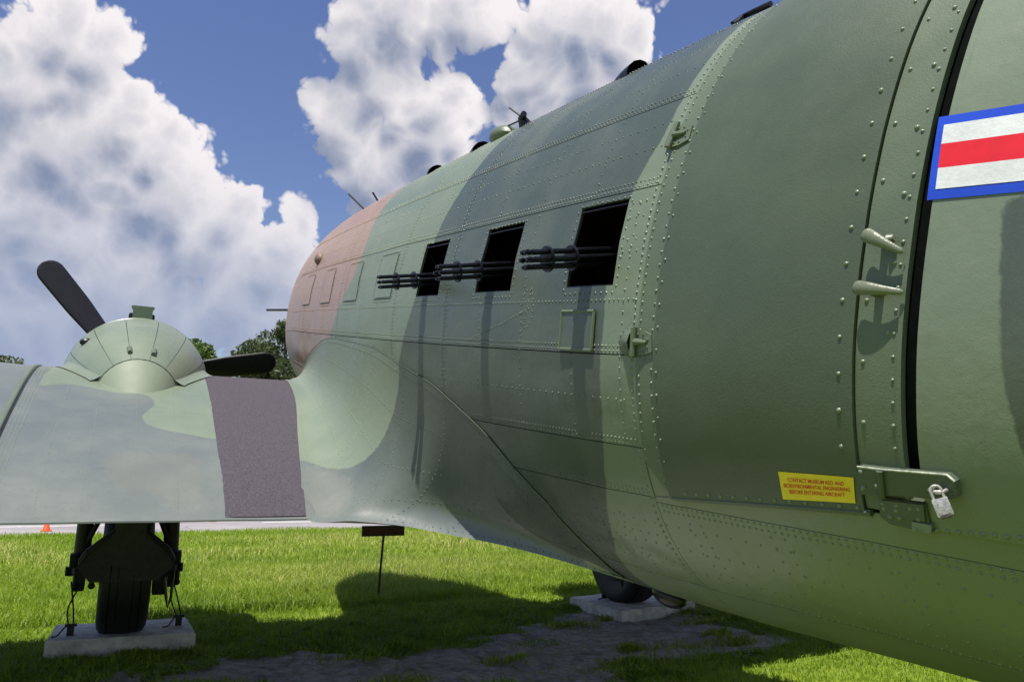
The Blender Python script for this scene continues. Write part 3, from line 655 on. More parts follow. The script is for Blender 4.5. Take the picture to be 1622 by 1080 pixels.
def wing_piece(name, ys, fn, parent, m=PAINT, extra=None):
    n = len(PROF); V = []; cm = []
    for y in ys:
        P = np.stack([PROF[:, 0], np.full(n, y), PROF[:, 1]], -1); P = fn(P); V.append(P); cm.append(wcamo(P[:, 0], P[:, 1]))
    V = np.array(V); k = len(ys); A = w2a(V).reshape(-1, 3)
    Fc = [(i * n + j, i * n + j + 1, (i + 1) * n + j + 1, (i + 1) * n + j) for i in range(k - 1) for j in range(n - 1)]
    Fc += [(i * n + n - 1, i * n, (i + 1) * n, (i + 1) * n + n - 1) for i in range(k - 1)] + [tuple(range(n)), tuple((k - 1) * n + j for j in range(n))[::-1]]
    c = np.array(cm).ravel(); w_all = V.reshape(-1, 3)
    o = mesh(name, A, Fc, m, parent, True, {'camo': c, 'tan': np.full(len(c), -1.0), 'worn': wworn(w_all[:, 0], w_all[:, 1]) + 1.0, 'lit_tone': np.ones(len(c))})  # the whole wing carries the painted-in light tone
    bm = bmesh.new(); bm.from_mesh(o.data)
    for e_ in bm.edges:
        if len(e_.link_faces) == 2 and e_.calc_face_angle(0) > R(40): e_.smooth = False
    bm.to_mesh(o.data); bm.free(); return o
def wdent(P):
    a = .004 * (vnoise(np.stack([P[:, 0] * 2.4, P[:, 1] * 3.1], -1), 5) - .5); P = P.copy(); P[:, 2] += a; return P
def mirror(y): return 2 * YC - y
wing = wing_piece('centre_wing', np.linspace(YS - .02, -2.3, 70), wdent, air)
wing_r = wing_piece('centre_wing', np.linspace(mirror(YS - .02), mirror(-2.3), 12), lambda P: P, air)
def outer(sgn):
    def fn(P):
        d = abs(P[0, 1] - (YS if sgn > 0 else mirror(YS))); k = 1 - .055 * d; P = P.copy(); te = 5.30
        P[:, 0] = te + (P[:, 0] - te) * k + .02 * d; P[:, 2] = 1.32 + (P[:, 2] - 1.32) * (1 - .06 * d) + .105 * d; return P
    return fn
ys = np.concatenate([np.linspace(YS + .02, 2.5, 26), np.linspace(2.8, 9.5, 14)])
wing_o = wing_piece('outer_wing', ys, outer(1), air); wing_ro = wing_piece('outer_wing', mirror(ys), outer(-1), air)
# joint flange between the two panels
for sg, yy in ((1, YS), (-1, mirror(YS))):
    V = []; Fc = []; pr = [(-.022, -.004), (-.018, .009), (-.008, .013), (.008, .013), (.018, .009), (.022, -.004)]; k = len(PROF)
    for i in range(k):
        t = PROF[min(i + 1, k - 1)] - PROF[max(i - 1, 0)]; t /= np.linalg.norm(t); n = np.array([-t[1], t[0]])
        n = n if i < k - 1 else n
        for (dy, h_) in pr: V.append((PROF[i, 0] + n[0] * h_, yy + dy, PROF[i, 1] + n[1] * h_))
    Fc = [(i * 6 + j, i * 6 + j + 1, i * 6 + j + 7, i * 6 + j + 6) for i in range(k - 1) for j in range(5)]
    o = mesh('joint_flange', w2a(np.array(V)), Fc, GREENP, air)
    mb = MB(); mb.tube(w2a(np.array([(P[0], yy - .028 * sg, P[1] + .004) for P in PU[:-8]])), .010, 6); mb.build('joint_seal', BLACK, air)
# gritty walkway on the wing root: its edges splay towards the leading edge
XW = np.linspace(5.32, 9.1, 50); wl = cast_wing(355, 820)[1], cast_wing(329, 610)[1]; wr = cast_wing(484, 818)[1], cast_wing(456, 616)[1]
V = []; NY = 8
for X in XW:
    f_ = min(1.1, (X - 5.32) / (8.0 - 5.32)); ya = wl[0] + (wl[1] - wl[0]) * f_; yb = float(np.interp(X, [5.31, 5.75, 6.4, 7.3, 8.2, 8.95, 9.33], [-1.115, -1.168, -1.265, -1.41, -1.49, -1.56, -1.62])) - .02
    for j in range(NY): V.append(np.array([X, ya + (yb - ya) * j / (NY - 1), wtop(X)]) + wn(X) * (.0 if j == 0 else .006))
mesh('walkway', w2a(np.array(V)), [(i * NY + j, i * NY + j + 1, (i + 1) * NY + j + 1, (i + 1) * NY + j) for i in range(len(XW) - 1) for j in range(NY - 1)], WALK, air)

# ------------------------------------------------------------------ wing root fillet
Opx = {7:(560,825),8:(640,833),9:(720,848),10:(800,864),11:(880,885),12:(930,900)}
OX = {7:5.12, 8:4.88, 9:4.60, 10:4.28, 11:3.95, 12:3.72}
St = [(9.6,-.52),(8.97,-.405),(8.1,-.21),(7.34,-.11),(6.36,-.114),(5.72,-.132),(5.19,-.185),(4.58,-.25),(4.25,-.316),(3.92,-.405),(3.65,-.541),(3.44,-.688),(3.31,-.90),(3.30,-1.15)]
Of = [(9.33,-1.62,2.42),(8.95,-1.56,2.655),(8.2,-1.49,None),(7.3,-1.41,None),(6.4,-1.27,None),(5.75,-1.18,None),(5.31,-1.13,1.33)]
OO = [np.array([X, y, wtop(X) if z is None else z]) for X, y, z in Of] + [at_x(*Opx[k], OX[k]) for k in range(7, 13)] + [a2w(fp(np.array(3.32), np.array(-1.22), .004))]
OO[6] = at_x(484, 821, 5.31)
for k_ in range(1, 6): OO[k_][2] += .013
OC = smooth_poly(OO, 6); SC_ = smooth_poly(np.array(St), 6); K = len(OC); M_ = 26
FV = np.zeros((K, M_, 3)); FU = np.zeros((K, 10, 3))
for k in range(K):
    t = k / (K - 1) * 12; ta = np.clip((t - 5.5) / 5.5, 0, 1); s, th = SC_[k]
    p1 = a2w(fp(np.array(s), np.array(th), .006)); tg = a2w(surf(s, th + .02)) - a2w(surf(s, th - .02)); tg /= np.linalg.norm(tg)
    p0 = OC[k]; L = np.linalg.norm(p1 - p0); sl_ = np.array([0, -1.0, .05]) * (1 - ta) + np.array([-.05, -.35, 1.0]) * ta; sl_ /= np.linalg.norm(sl_)
    u = np.linspace(0, 1, M_)[:, None]; m0 = sl_ * L * (1.25 - .35 * ta); m1 = tg * L * (1.30 - .3 * ta)
    FV[k] = (2*u**3-3*u**2+1)*p0+(u**3-2*u**2+u)*m0+(-2*u**3+3*u**2)*p1+(u**3-u**2)*m1
    a = .005 * (vnoise(np.stack([np.full(M_, t * 1.7), np.linspace(0, 4, M_)], -1), 8) - .5); FV[k, :, 2] += a * np.sin(PI * u[:, 0])
    q = a2w(surf(s - .1, min(th - .35, -1.25) if t > 6 else -1.2)); u = np.linspace(0, 1, 10)[:, None]
    FU[k] = p0 * (1 - u) ** 2 + 2 * u * (1 - u) * (p0 * .6 + q * .4 + np.array([0, 0, .02])) + q * u ** 2
fk, fm = np.meshgrid(np.arange(K) / 6.0, np.linspace(0, 1, M_), indexing='ij'); FP = proj(FV)
def upsam(A, k=7):
    n0, n1 = A.shape[:2]; i0 = np.linspace(0, n0 - 1, n0 * k); i1 = np.linspace(0, n1 - 1, n1 * k)
    B = np.stack([np.interp(i0, np.arange(n0), A[:, j]) for j in range(n1)], 1); return np.stack([np.interp(i1, np.arange(n1), B[i]) for i in range(len(i0))], 0)
FPX, FPY, FK2, FM2 = upsam(FP[..., 0]), upsam(FP[..., 1]), upsam(fk), upsam(fm)
def cast_fil(x, y):
    d = (FPX - x) ** 2 + (FPY - y) ** 2; i = np.unravel_index(d.argmin(), d.shape); return np.array([FK2[i] * .3, FM2[i] * 1.5])
def fil_px(P):                                 # paint outline on the fillet, in its own grid coordinates
    return np.array([cast_fil(*p) for p in P])
fpoly = fil_px(smooth_poly([(634,570),(631,610),(624,650),(611,685),(595,711),(572,732),(546,742),(515,740),(480,728)], 4))
fpoly = np.vstack([fpoly, [(fpoly[-1][0], -.3), (-1, -.3), (-1, 2.2), (fpoly[0][0], 2.2)]])
cam_f = -sdist(np.stack([fk * .3, fm * 1.5], -1), fpoly)
gpoly = fil_px([(951,800),(958,840),(966,870),(975,890)])
green = np.clip((fk - 11.4) * .1, -1, 1)                                 # aft tip of the fillet reaches the green field
cam_f = np.where(fk > 11.2, np.minimum(cam_f, .12 - (fk - 11.2) * .18), cam_f)
tan_f = sdist(np.stack([fk * .3, fm * 1.5], -1), np.array([(-1, .95), (.33, .95), (.48, 1.6), (-1, 1.6)]))
fworn = sdist(np.stack([fk * .3, fm * 1.5], -1), fil_px([(484,738),(515,742),(545,758),(560,755),(556,785),(545,815),(500,818),(486,818)])) + 1.0
FA = w2a(FV).reshape(-1, 3)
fil = mesh('wing_root_fillet', FA, [(i * M_ + j, i * M_ + j + 1, (i + 1) * M_ + j + 1, (i + 1) * M_ + j) for i in range(K - 1) for j in range(M_ - 1)], PAINT, air, True, {'camo': cam_f.ravel(), 'tan': tan_f.ravel(), 'worn': fworn.ravel(), 'lit_tone': np.clip(1 - fm * 1.4, 0, 1).ravel()})  # painted light eases out from the wing edge to the fuselage seam
mesh('fillet_underside', w2a(FU).reshape(-1, 3), [(i * 10 + j, i * 10 + j + 1, (i + 1) * 10 + j + 1, (i + 1) * 10 + j) for i in range(K - 1) for j in range(9)], GREENP, air)
FVr = FV.copy(); FVr[..., 1] = 2 * YC - FVr[..., 1]
mesh('wing_root_fillet', w2a(FVr).reshape(-1, 3), [(i * M_ + j, i * M_ + j + 1, (i + 1) * M_ + j + 1, (i + 1) * M_ + j) for i in range(K - 1) for j in range(M_ - 1)], PAINT, air, True, {'camo': cam_f.ravel(), 'tan': tan_f.ravel()})
FUr = FU.copy(); FUr[..., 1] = 2 * YC - FUr[..., 1]
mesh('fillet_underside', w2a(FUr).reshape(-1, 3), [(i * 10 + j, i * 10 + j + 1, (i + 1) * 10 + j + 1, (i + 1) * 10 + j) for i in range(K - 1) for j in range(9)], GREENP, air)
mb = MB(); mb.tube(w2a(FV[8:, -1]), .0020, 6); mb.build('fillet_edge_strip', GREENP, air)

# ------------------------------------------------------------------ rivets and thin seam lines (too small to pick apart)
RIV = []                                       # position, normal, radius, height (aircraft frame)
def riv_line(P, Nn, sp, r):
    P = np.asarray(P); d = np.concatenate([[0], np.cumsum(np.linalg.norm(np.diff(P, axis=0), axis=1))])
    if d[-1] < sp: return
    q = np.arange(sp * .5, d[-1], sp)
    pos = np.stack([np.interp(q, d, P[:, k]) for k in range(3)], -1); nn = np.stack([np.interp(q, d, Nn[:, k]) for k in range(3)], -1); nn /= np.linalg.norm(nn, axis=1, keepdims=True)
    for a, b in zip(pos, nn): RIV.append((a, b, r * (1.25 if r < .006 else .95) * random.uniform(.88, 1.12)))
def inwin(s, t, mg=0.0): return any(w[0] - mg < s < w[1] + mg and w[2] - mg < t < w[3] + mg for w in WIN)
def fr(line, sp=.03, r=.0052, off=0.0, n=60):
    l = np.array(line, float); k = np.linspace(0, len(l) - 1, max(n, len(l))); l = np.stack([np.interp(k, np.arange(len(l)), l[:, i]) for i in (0, 1)], -1)
    ok = np.array([not inwin(*x) for x in l]); P = fp(l[:, 0], l[:, 1], off); Nn = snorm(l[:, 0], l[:, 1]); i = 0
    while i < len(l):
        if not ok[i]: i += 1; continue
        j = i
        while j < len(l) and ok[j]: j += 1
        if j - i > 1: riv_line(P[i:j], Nn[i:j], sp, r)
        i = j
def frp(px, **k): fr(castl(px), **k)
for t, dbl in ((TA, 1), (TB, 1), (TC_, 1), (TD, 1), (TE_, 1), (TF, 1), (TG, 1), (.045, 0)):
    for d in ((.010, .024) if dbl else (0,)): fr([(2.52, t + d), (9.5, t + d)], .027 if dbl else .032, .0044, n=300)
for t in (-.70, -.83, -.22, .45, .53, .75, .88, .19): fr([(2.55, t), (8.5, t)], .055, .0042, n=300)
for s in np.arange(2.96, 10.5, .47): fr([(s, -1.0), (s, 1.05)], .045, .0042, n=160)
for s in SK[1:6]:
    for d in (-.018, .018): fr([(s + d, -.96), (s + d, 1.05)], .026, .0042, n=160)
for w in WIN + [(c - .2, c + .2, .085, .285) for c in (5.66, 6.62, 7.58)]:
    m = .022; q = [(w[0] - m, w[2] - m * .8), (w[1] + m, w[2] - m * .8), (w[1] + m, w[3] + m * .8), (w[0] - m, w[3] + m * .8), (w[0] - m, w[2] - m * .8)]
    for a, b in zip(q[:-1], q[1:]): fr([a, b], .040, .0048, n=20)
fr([(3.35, .09), (3.42, -.05)], .03, .004); fr([(3.35, .03), (4.05, -.07)], .03, .004); fr([(3.38 + .06 * math.cos(a), .03 + .05 * math.sin(a)) for a in np.linspace(0, 2 * PI, 20)], .03, .004, n=20)
fr([(2.52, -.95), (2.52, 1.0)], .030, .0055, n=160); fr([(2.60, .30), (2.60, -.35)], .045, .006, n=80)
for (a, b) in ((.37, .0), (.33, .0), (.29, .0), (.20, 0)): fr([(2.54, a - .04), (2.68, a - .04)], .045, .0062, n=12)
for t in (-.64, -.74, -.86): fr([(-.2, t - .02), (2.9, t)], .07, .0042, n=140)
for t in (-.565, -.585, -.955): fr([(-.2, t), (2.48, t)], .028, .0046, n=140)
for s in (2.75, 2.30, 2.24, 1.9, 1.84, 1.45, 1.10, .7): fr([(s, -.95), (s + .03, -.60)], .05, .0042, n=60)
# door leaf rivets
fr([(2.395, -.5), (2.395, 1.0)], .05, .0052, .006, 120); fr([(2.355, -.50), (2.355, 1.0)], .085, .0062, .016, 120); fr([(2.470, -.44), (2.470, 1.0)], .036, .0048, .006, 120)
fr([(1.562, -.335), (1.562, 1.0)], .105, .0085, .016, 120); fr([(1.490, -.3), (1.490, 1.0)], .17, .008, .008, 120); fr([(1.40, -.42), (1.40, 1.0)], .062, .0066, .008, 120); fr([(1.418, -.1), (1.418, .9)], .19, .0085, .008, 120)
frp([(1082,778),(1372,801)], sp=.062, r=.0082, off=.016, n=30)
for p_ in ((1400,275),(1412,274),(1432,275),(1432,296),(1395,300),(1396,508),(1389,516),(1380,510),(1396,552),(1397,558),(1390,571),(1420,580),(1422,590),(1440,575),(1442,607),(1390,615),(1389,625),(1410,715),(1440,686),(1437,735),(1442,735)):
    s, t = cast(*p_); fr([(s - .008, t), (s + .008, t)], .02, .0085, .008, 2)
for p_ in ((1363,747),(1391,750),(1389,770),(1367,773),(1398,797),(1400,805),(1420,800),(1420,808),(1442,805),(1455,806),(1455,822),(1410,818),(1425,820)):
    q_, n_ = lift(p_, .036 if p_[1] < 780 else .024); RIV.append((q_, n_, .0085))
# aft leaf
rr = random.Random(5)
for p_ in ((1503,405),(1506,443),(1499,478),(1518,498),(1548,400),(1575,408),(1548,580),(1515,598),(1555,632),(1588,584),(1595,678),(1556,676),(1557,698),(1505,530),(1540,135),(1607,135),(1498,62),(1563,330),(1590,330),(1598,345),(1612,322),(1603,400),(1602,445),(1540,350),(1597,487),(1618,520),(1500,650),(1500,700),(1495,735),(1588,640)):
    s, t = cast(*p_); fr([(s - .008, t), (s + .008, t)], .02, .0088, .014, 2)
frp([(1480,835),(1621,848)], sp=.03, r=.008, off=.014, n=20); fr([(1.0, -.40), (1.0, .9)], .08, .0085, .014, 60); fr([(.6, -.40), (.6, .9)], .08, .0085, .014, 60)
# wing rivets: chordwise and spanwise rows, plus the joint
def wr_line(pts, sp, r):
    P = np.array([np.array([X, y, wtop(X)]) for X, y in pts]); Nn = np.array([wn(X) for X, y in pts]); Nl = np.stack([Nn[:, 0] * CDK + Nn[:, 2] * SDK, Nn[:, 1], -Nn[:, 0] * SDK + Nn[:, 2] * CDK], -1); riv_line(w2a(P), Nl, sp, r)
XA = np.linspace(5.36, 8.5, 40)
for y in (.42, .18, -.10, -.36, -.60): wr_line([(X, y) for X in XA], .036, .0034)
for X in (5.42, 5.60, 5.80, 6.02, 6.26, 6.52, 6.82, 7.42, 7.46, 8.0): wr_line([(X, y) for y in np.linspace(.70, -.62, 20)], .045 if X < 7 else .026, .0034)
for dy in (.055, .08, .105, .13): wr_line([(X, YS - dy) for X in XA], .03, .0036)
for k in np.linspace(6, K - 10, 9).astype(int):
    P = FA.reshape(K, M_, 3)[k]; T2 = np.gradient(P, axis=0); T1 = FA.reshape(K, M_, 3)[min(k + 1, K - 1)] - FA.reshape(K, M_, 3)[k - 1]; n = np.cross(T1, T2); n /= np.linalg.norm(n, axis=1, keepdims=True); n *= np.sign(n[:, 1:2] + n[:, 2:3] * .6); riv_line(P, n, .04, .0046)
for j in (1, 7, 13, 19, 24):
    P = FA.reshape(K, M_, 3)[8:, j]; T1 = np.gradient(P, axis=0); T2 = FA.reshape(K, M_, 3)[8:, min(j + 1, M_ - 1)] - FA.reshape(K, M_, 3)[8:, j - 1]; n = np.cross(T1, T2); n /= np.linalg.norm(n, axis=1, keepdims=True); n *= np.sign(n[:, 1:2] + n[:, 2:3] * .6); riv_line(P, n, .035 if j > 20 else .055, .0046)
RV = []; RF = []
ring = [(math.cos(2 * PI * k / 6), math.sin(2 * PI * k / 6)) for k in range(6)]
for (p, n, r) in RIV:
    a = np.cross(n, [0, 0, 1.0] if abs(n[2]) < .9 else [1.0, 0, 0]); a /= np.linalg.norm(a); b = np.cross(n, a); b0 = len(RV)
    for (c, s_) in ring: RV.append(p + (a * c + b * s_) * r - n * .002)
    for (c, s_) in ring: RV.append(p + (a * c + b * s_) * r * .72 + n * r * .50)
    RV.append(p + n * r * .68)
    for k in range(6): RF.append((b0 + k, b0 + (k + 1) % 6, b0 + 6 + (k + 1) % 6, b0 + 6 + k)); RF.append((b0 + 6 + k, b0 + 6 + (k + 1) % 6, b0 + 12))
RVm = np.array(RV)
W_ = surf(RVm[::13, 0], np.zeros(len(RIV)))
th_r = np.arctan2(np.array([x[0][2] for x in RIV]) / 1.4, np.array([x[0][1] for x in RIV]) / 1.15)
onf = np.array([x[0][1] < 1.32 for x in RIV]); dc, tnr = camo(np.array([x[0][0] for x in RIV]), th_r); dc = np.where(onf, dc, -.05); tnr = np.where(onf, tnr, -1)
RIVP = paint('rivet_paint')
o = mesh('rivets', RV, RF, PAINT, air, True, {'camo': np.repeat(dc, 13), 'tan': np.repeat(tnr, 13)}); tag(o, kind='stuff')
print('rivets', len(RIV))

# ------------------------------------------------------------------ nacelles, propellers
PALE = olive('pale_green_paint', (.20, .25, .19), .5); MATTE = olive('matte_green_paint', (.150, .182, .130), .6)
YE = -.10
def nacelle(ye, hub_w):
    hl = w2a(np.array(hub_w)); yl = ye - YC
    prof = [(.10,.30),(.16,.46),(.26,.565),(.42,.64),(.65,.685),(.95,.70),(1.16,.698)]
    def rev(pr, name, m, par=None, n=48, th0=0, th1=2 * PI, camo_v=-.2, droop=0.0):
        V = []; full = abs(th1 - th0 - 2 * PI) < 1e-6
        for (d, r) in pr:
            for k in range(n): a = th0 + (th1 - th0) * k / (n if full else n - 1); V.append((hl[0] - d, yl + r * math.cos(a), hl[2] + r * math.sin(a) - droop * max(0, d - 2.62)))
        Fc = [(i * n + k, i * n + (k + 1) % n, (i + 1) * n + (k + 1) % n, (i + 1) * n + k) for i in range(len(pr) - 1) for k in range(n if full else n - 1)]
        o = mesh(name, V, Fc, m, par or air, True, {'camo': np.full(len(V), camo_v), 'tan': np.full(len(V), -1.0)}); return o
    nc = rev(prof + [(1.17,.67)], 'engine_cowl', PAINT)
    rev([(.20,.02),(.22,.50)], 'engine_face', BLACK, nc)
    # cowl flaps: narrow gap, then the accessory panels
    rev([(1.15,.66),(1.24,.655)], 'cowl_gap', BLACK, nc)
    pr2 = smooth_poly([(1.215,.60),(1.22,.685),(1.4,.678),(1.7,.640),(2.0,.570),(2.3,.470),(2.62,.335)], 4)
    npan = 14
    for k in range(npan):
        a0 = 2 * PI * k / npan + .004; a1 = 2 * PI * (k + 1) / npan - .004; rev(list(pr2), 'nacelle_panel', PAINT, nc, 8, a0, a1)
    rev([(1.25,.62),(1.7,.625),(2.0,.555),(2.3,.455),(2.63,.32)], 'nacelle_liner', BLACK, nc, 32)
    rev(list(smooth_poly([(2.622,.330),(2.75,.283),(2.88,.228),(3.0,.165),(3.10,.10),(3.14,.02)], 4)), 'nacelle_tail_fairing', MATTE, air, 32, droop=.42)
    mb = MB(); mb.prism([(-.095,-.06),(-.095,.075),(-.115,.115),(-.10,.125),(.10,.125),(.115,.115),(.095,.075),(.095,-.06)], .60, (hl[0] - 1.12, yl, hl[2] + .70), (0, 1, 0), (-.08, 0, 1), (1, 0, 0)); mb.build('air_scoop', PALE, nc)
    mb = MB(); mb.box((hl[0] - .46, yl, hl[2] + .70), (.10, .27, .10), None, .03); mb.build('scoop_mouth', BLACK, nc)
    for a in (105, 77):
        a = R(a); mb = MB(); mb.tube([(hl[0] - 2.42, yl + .425 * math.cos(a), hl[2] + .425 * math.sin(a)), (hl[0] - 2.52, yl + .395 * math.cos(a), hl[2] + .395 * math.sin(a))], [.026, .020], 8); mb.build('vent', GREENP, nc)
    mb = MB(); a = R(42); c = np.array((hl[0] - 1.72, yl + .625 * math.cos(a), hl[2] + .625 * math.sin(a)))
    mb.sphere(c, .075, (.55, .9, .55)); mb.build('exhaust_slot', BLACK, nc)
    # lower nacelle behind the firewall
    V = []; n = 20
    for (d, w, b) in ((.95,.60,-.70),(1.5,.58,-.72),(2.0,.40,-.62),(2.4,.25,-.55),(2.7,.1,-.5)):
        for k in range(n): a = PI + PI * k / (n - 1); V.append((hl[0] - d, yl + w * math.cos(a), hl[2] + .0 + (-b) * math.sin(a)))
    mesh('lower_nacelle', V, [(i * n + k, i * n + k + 1, (i + 1) * n + k + 1, (i + 1) * n + k) for i in range(4) for k in range(n - 1)], GREENP, air)
    # flared skirt where the nacelle meets the wing
    for sg in (-1, 1):
        V = []; nn = 16; mq = 8
        for i in range(nn):
            d = 1.22 + 1.42 * i / (nn - 1); r = float(np.interp(d, [q_[0] for q_ in pr2], [q_[1] for q_ in pr2])); ctr_w = a2w(np.array([hl[0] - d, yl, hl[2]]))
            zt = wtop(min(ctr_w[0], 8.9)); dz = zt - ctr_w[2]; ll = .015 + .03 * math.sin(PI * i / (nn - 1)); up_z = min(dz + .09, r * .93); y1 = math.sqrt(max(1e-4, r * r - up_z ** 2)); y0 = math.sqrt(max(1e-4, r * r - max(0, dz) ** 2))
            A_ = np.array([ctr_w[0], ctr_w[1] + sg * (y1 - .004), ctr_w[2] + up_z]); B_ = np.array([ctr_w[0] - .02, ctr_w[1] + sg * (y0 + ll + .05), zt + .004]); C_ = np.array([ctr_w[0], ctr_w[1] + sg * (y0 + .02), zt + .012])
            for q_ in range(mq): f_ = q_ / (mq - 1); V.append(w2a(A_ * (1 - f_) ** 2 + 2 * C_ * f_ * (1 - f_) + B_ * f_ ** 2))
        mesh('nacelle_skirt', V, [(i * mq + j, i * mq + j + 1, (i + 1) * mq + j + 1, (i + 1) * mq + j) for i in range(nn - 1) for j in range(mq - 1)], PAINT, nc, True, {'camo': np.full(len(V), -.2), 'tan': np.full(len(V), -1.0)})
    # propeller
    mb = MB(); mb.tube([(hl[0] + .22, yl, hl[2]), (hl[0] + .20, yl, hl[2]), (hl[0] - .1, yl, hl[2])], [.02, .10, .15], 16); pr_ = mb.build('propeller', PROP, air)
    for ang in (49.5, 169.5, 289.5):
        a = R(ang); ax = np.array([0, math.cos(a), math.sin(a)]); tv = np.array([0, -math.sin(a), math.cos(a)]); V = []; KK = 34; RR = 1.62
        for i in range(KK):
            f_ = 1 - (1 - i / (KK - 1)) ** 1.7; r = .10 + (RR - .10) * f_; ch = np.interp(f_, [0, .12, .35, .6, .88], [.07, .08, .135, .155, .150]) * math.sqrt(max(.003, 1 - max(0, (f_ - .90) / .10) ** 2)); tk = np.interp(f_, [0, .2, 1], [.07, .03, .006]); tw = R(np.interp(f_, [0, 1], [48, 18]))
            for q in range(10):
                b = 2 * PI * q / 10; u_, w_ = ch * math.cos(b), tk * math.sin(b); V.append(np.array([hl[0], yl, hl[2]]) + ax * r + tv * (u_ * math.cos(tw) - w_ * math.sin(tw)) + np.array([1, 0, 0]) * (u_ * math.sin(tw) + w_ * math.cos(tw)))
        mesh('blade', V, [(i * 10 + q, i * 10 + (q + 1) % 10, (i + 1) * 10 + (q + 1) % 10, (i + 1) * 10 + q) for i in range(KK - 1) for q in range(10)] + [tuple((KK - 1) * 10 + q for q in range(10))], PROP, pr_)
HUBW = at_x(204, 596, 10.2); HUBW[1] = -.06
nacelle(YE, HUBW); nacelle(mirror(YE), (HUBW[0], mirror(HUBW[1]), HUBW[2]))

# ------------------------------------------------------------------ landing gear (world frame helper then into the aircraft)
def gear(yw, base_z, mir):
    g_ = (lambda p: w2a(np.array([p[0], yw + (-p[1] if mir else p[1]), p[2]])))
    X0 = 8.85; rt = .60; zc = base_z + rt * .965; mb = MB(); V = []; n = 40
    prof = [(y_ * .87, r_) for y_, r_ in [(-.20,.30),(-.235,.40),(-.255,.48),(-.245,.54),(-.21,.580),(-.15,.598),(0,.605),(.15,.598),(.21,.580),(.245,.54),(.255,.48),(.235,.40),(.20,.30)]]
    for k in range(n):
        a = 2 * PI * k / n
        for (y, r) in prof:
            z = zc + r * math.sin(a); sq = 1.0
            if z < base_z + .004: z = base_z + .004; sq = 1.06
            V.append(g_((X0 + r * math.cos(a), y * sq, z)))
    m_ = len(prof); ty = mesh('tyre', V, [(k * m_ + j, k * m_ + j + 1, ((k + 1) % n) * m_ + j + 1, ((k + 1) % n) * m_ + j) for k in range(n) for j in range(m_ - 1)], RUB, air)
    # tread grooves
    for y in (-.13, -.065, 0, .065, .13):
        mb = MB(); mb.tube([g_((X0 + .599 * math.cos(a), y, max(base_z + .01, zc + .599 * math.sin(a)))) for a in np.linspace(0, 2 * PI, 61)], .004, 5, False); mb.build('tread_groove', SEAL, ty)
    mb = MB(); mb.tube([g_((X0, -.2, zc)), g_((X0, .2, zc))], .31, 24); mb.build('wheel_rim', DARKM, ty)
    for sg in (-1, 1):
        mb = MB(); y = .375 * sg
        mb.tube([g_((X0 + .02, y * 1.02, 2.15)), g_((X0 - .05, y * 1.04, zc + .20))], .058, 12); mb.tube([g_((X0 - .03, y * 1.03, zc + .52)), g_((X0 - .05, y * 1.06, zc - .02))], .072, 12)
        mb.tube([g_((X0 - .04, y * 1.04, zc + .50)), g_((X0 - .04, y * 1.04, zc + .56))], .085, 12)
        mb.box(g_((X0 - .05, y * 1.05, zc - .06)), (.22, .10, .20), None, .02); mb.tube([g_((X0, -.5 * sg, zc)), g_((X0, .52 * sg, zc))], .045, 10)
        mb.box(g_((X0 - .16, y * 1.22, zc + .11)), (.07, .06, .13), None, .01)
        for dx in (-.09, .05): mb.tube([g_((X0 - .15, y + dx, zc - .02)), g_((X0 - .15, y + dx, zc - .13))], .022, 8); mb.sphere(g_((X0 - .15, y + dx, zc - .13)), .032, nu=8, nv=6)
        mb.build('gear_leg', DARKM, air)
        mb = MB(); mb.tube([g_((X0 - .08, y * .98, 1.00)), g_((X0 - .25, y * .35, 1.55))], .024, 8); mb.build('side_brace', DARKM, air)
    # forked yoke and mud guard behind the tyre
    zz = zc - base_z
    pol = [(a_ * .80, b_) for a_, b_ in [(-.50, zz + .06), (-.49, zz + .135), (-.44, zz + .215), (-.17, zz + .385), (-.17, zz + .50), (.17, zz + .50), (.17, zz + .385), (.44, zz + .215), (.49, zz + .135), (.50, zz + .06), (.37, zz - .055), (-.33, zz - .06)]]
    mb = MB(); V = [g_((X0 - .66 + .10 * (abs(a) / .4) ** 2, a, base_z + b)) for a, b in pol] + [g_((X0 - .50 + .25 * (abs(a) / .5), a * .96, base_z + b - .01)) for a, b in pol]; n = len(pol)
    mb.add(V, [tuple(range(n)), tuple(range(n, 2 * n))[::-1]] + [(i, (i + 1) % n, n + (i + 1) % n, n + i) for i in range(n)]); mb.build('gear_yoke', DARKM, air, True, 25)
    for sg in (-1, 1):
        mb = MB()
        for k in range(3): mb.tube([g_((X0 - .67 + .02 * k, sg * .136, base_z + zz + .405 - .022 * k)), g_((X0 - .63, sg * .344, base_z + zz + .232 - .022 * k)), g_((X0 - .60, sg * .396, base_z + zz + .14 - .02 * k))], .010, 8)
        mb.build('yoke_rail', BLACK, air)
    mb = MB(); mb.tube([g_((X0 - .45, -.33, zc - .05)), g_((X0 - .47, -.36, zc - .24)), g_((X0 - .47, -.375, zc - .33)), g_((X0 - .47, -.40, zc - .24)), g_((X0 - .42, -.41, zc))], .014, 8); mb.build('brake_hose', BLACK, air)
    mb = MB(); mb.box(g_((X0 - .3, -.30, zc - .12)), (.16, .13, .18), None, .02); mb.build('brake_unit', DARKM, air)
    return zc
PADZ = .17
YW = at_x(193.5, 985, 8.3)[1]
gear(YW, PADZ, False); YW2 = -6.08; gear(YW2, .10, True)
# tail wheel strut blister under the belly
q = ground(1085, 962); mb = MB(); mb.sphere(surf(3.28, -1.40) + np.array([0, 0, -.01]), .075, (1.7, .9, .8), 16, 8); mb.build('belly_fairing', BLACK, air)

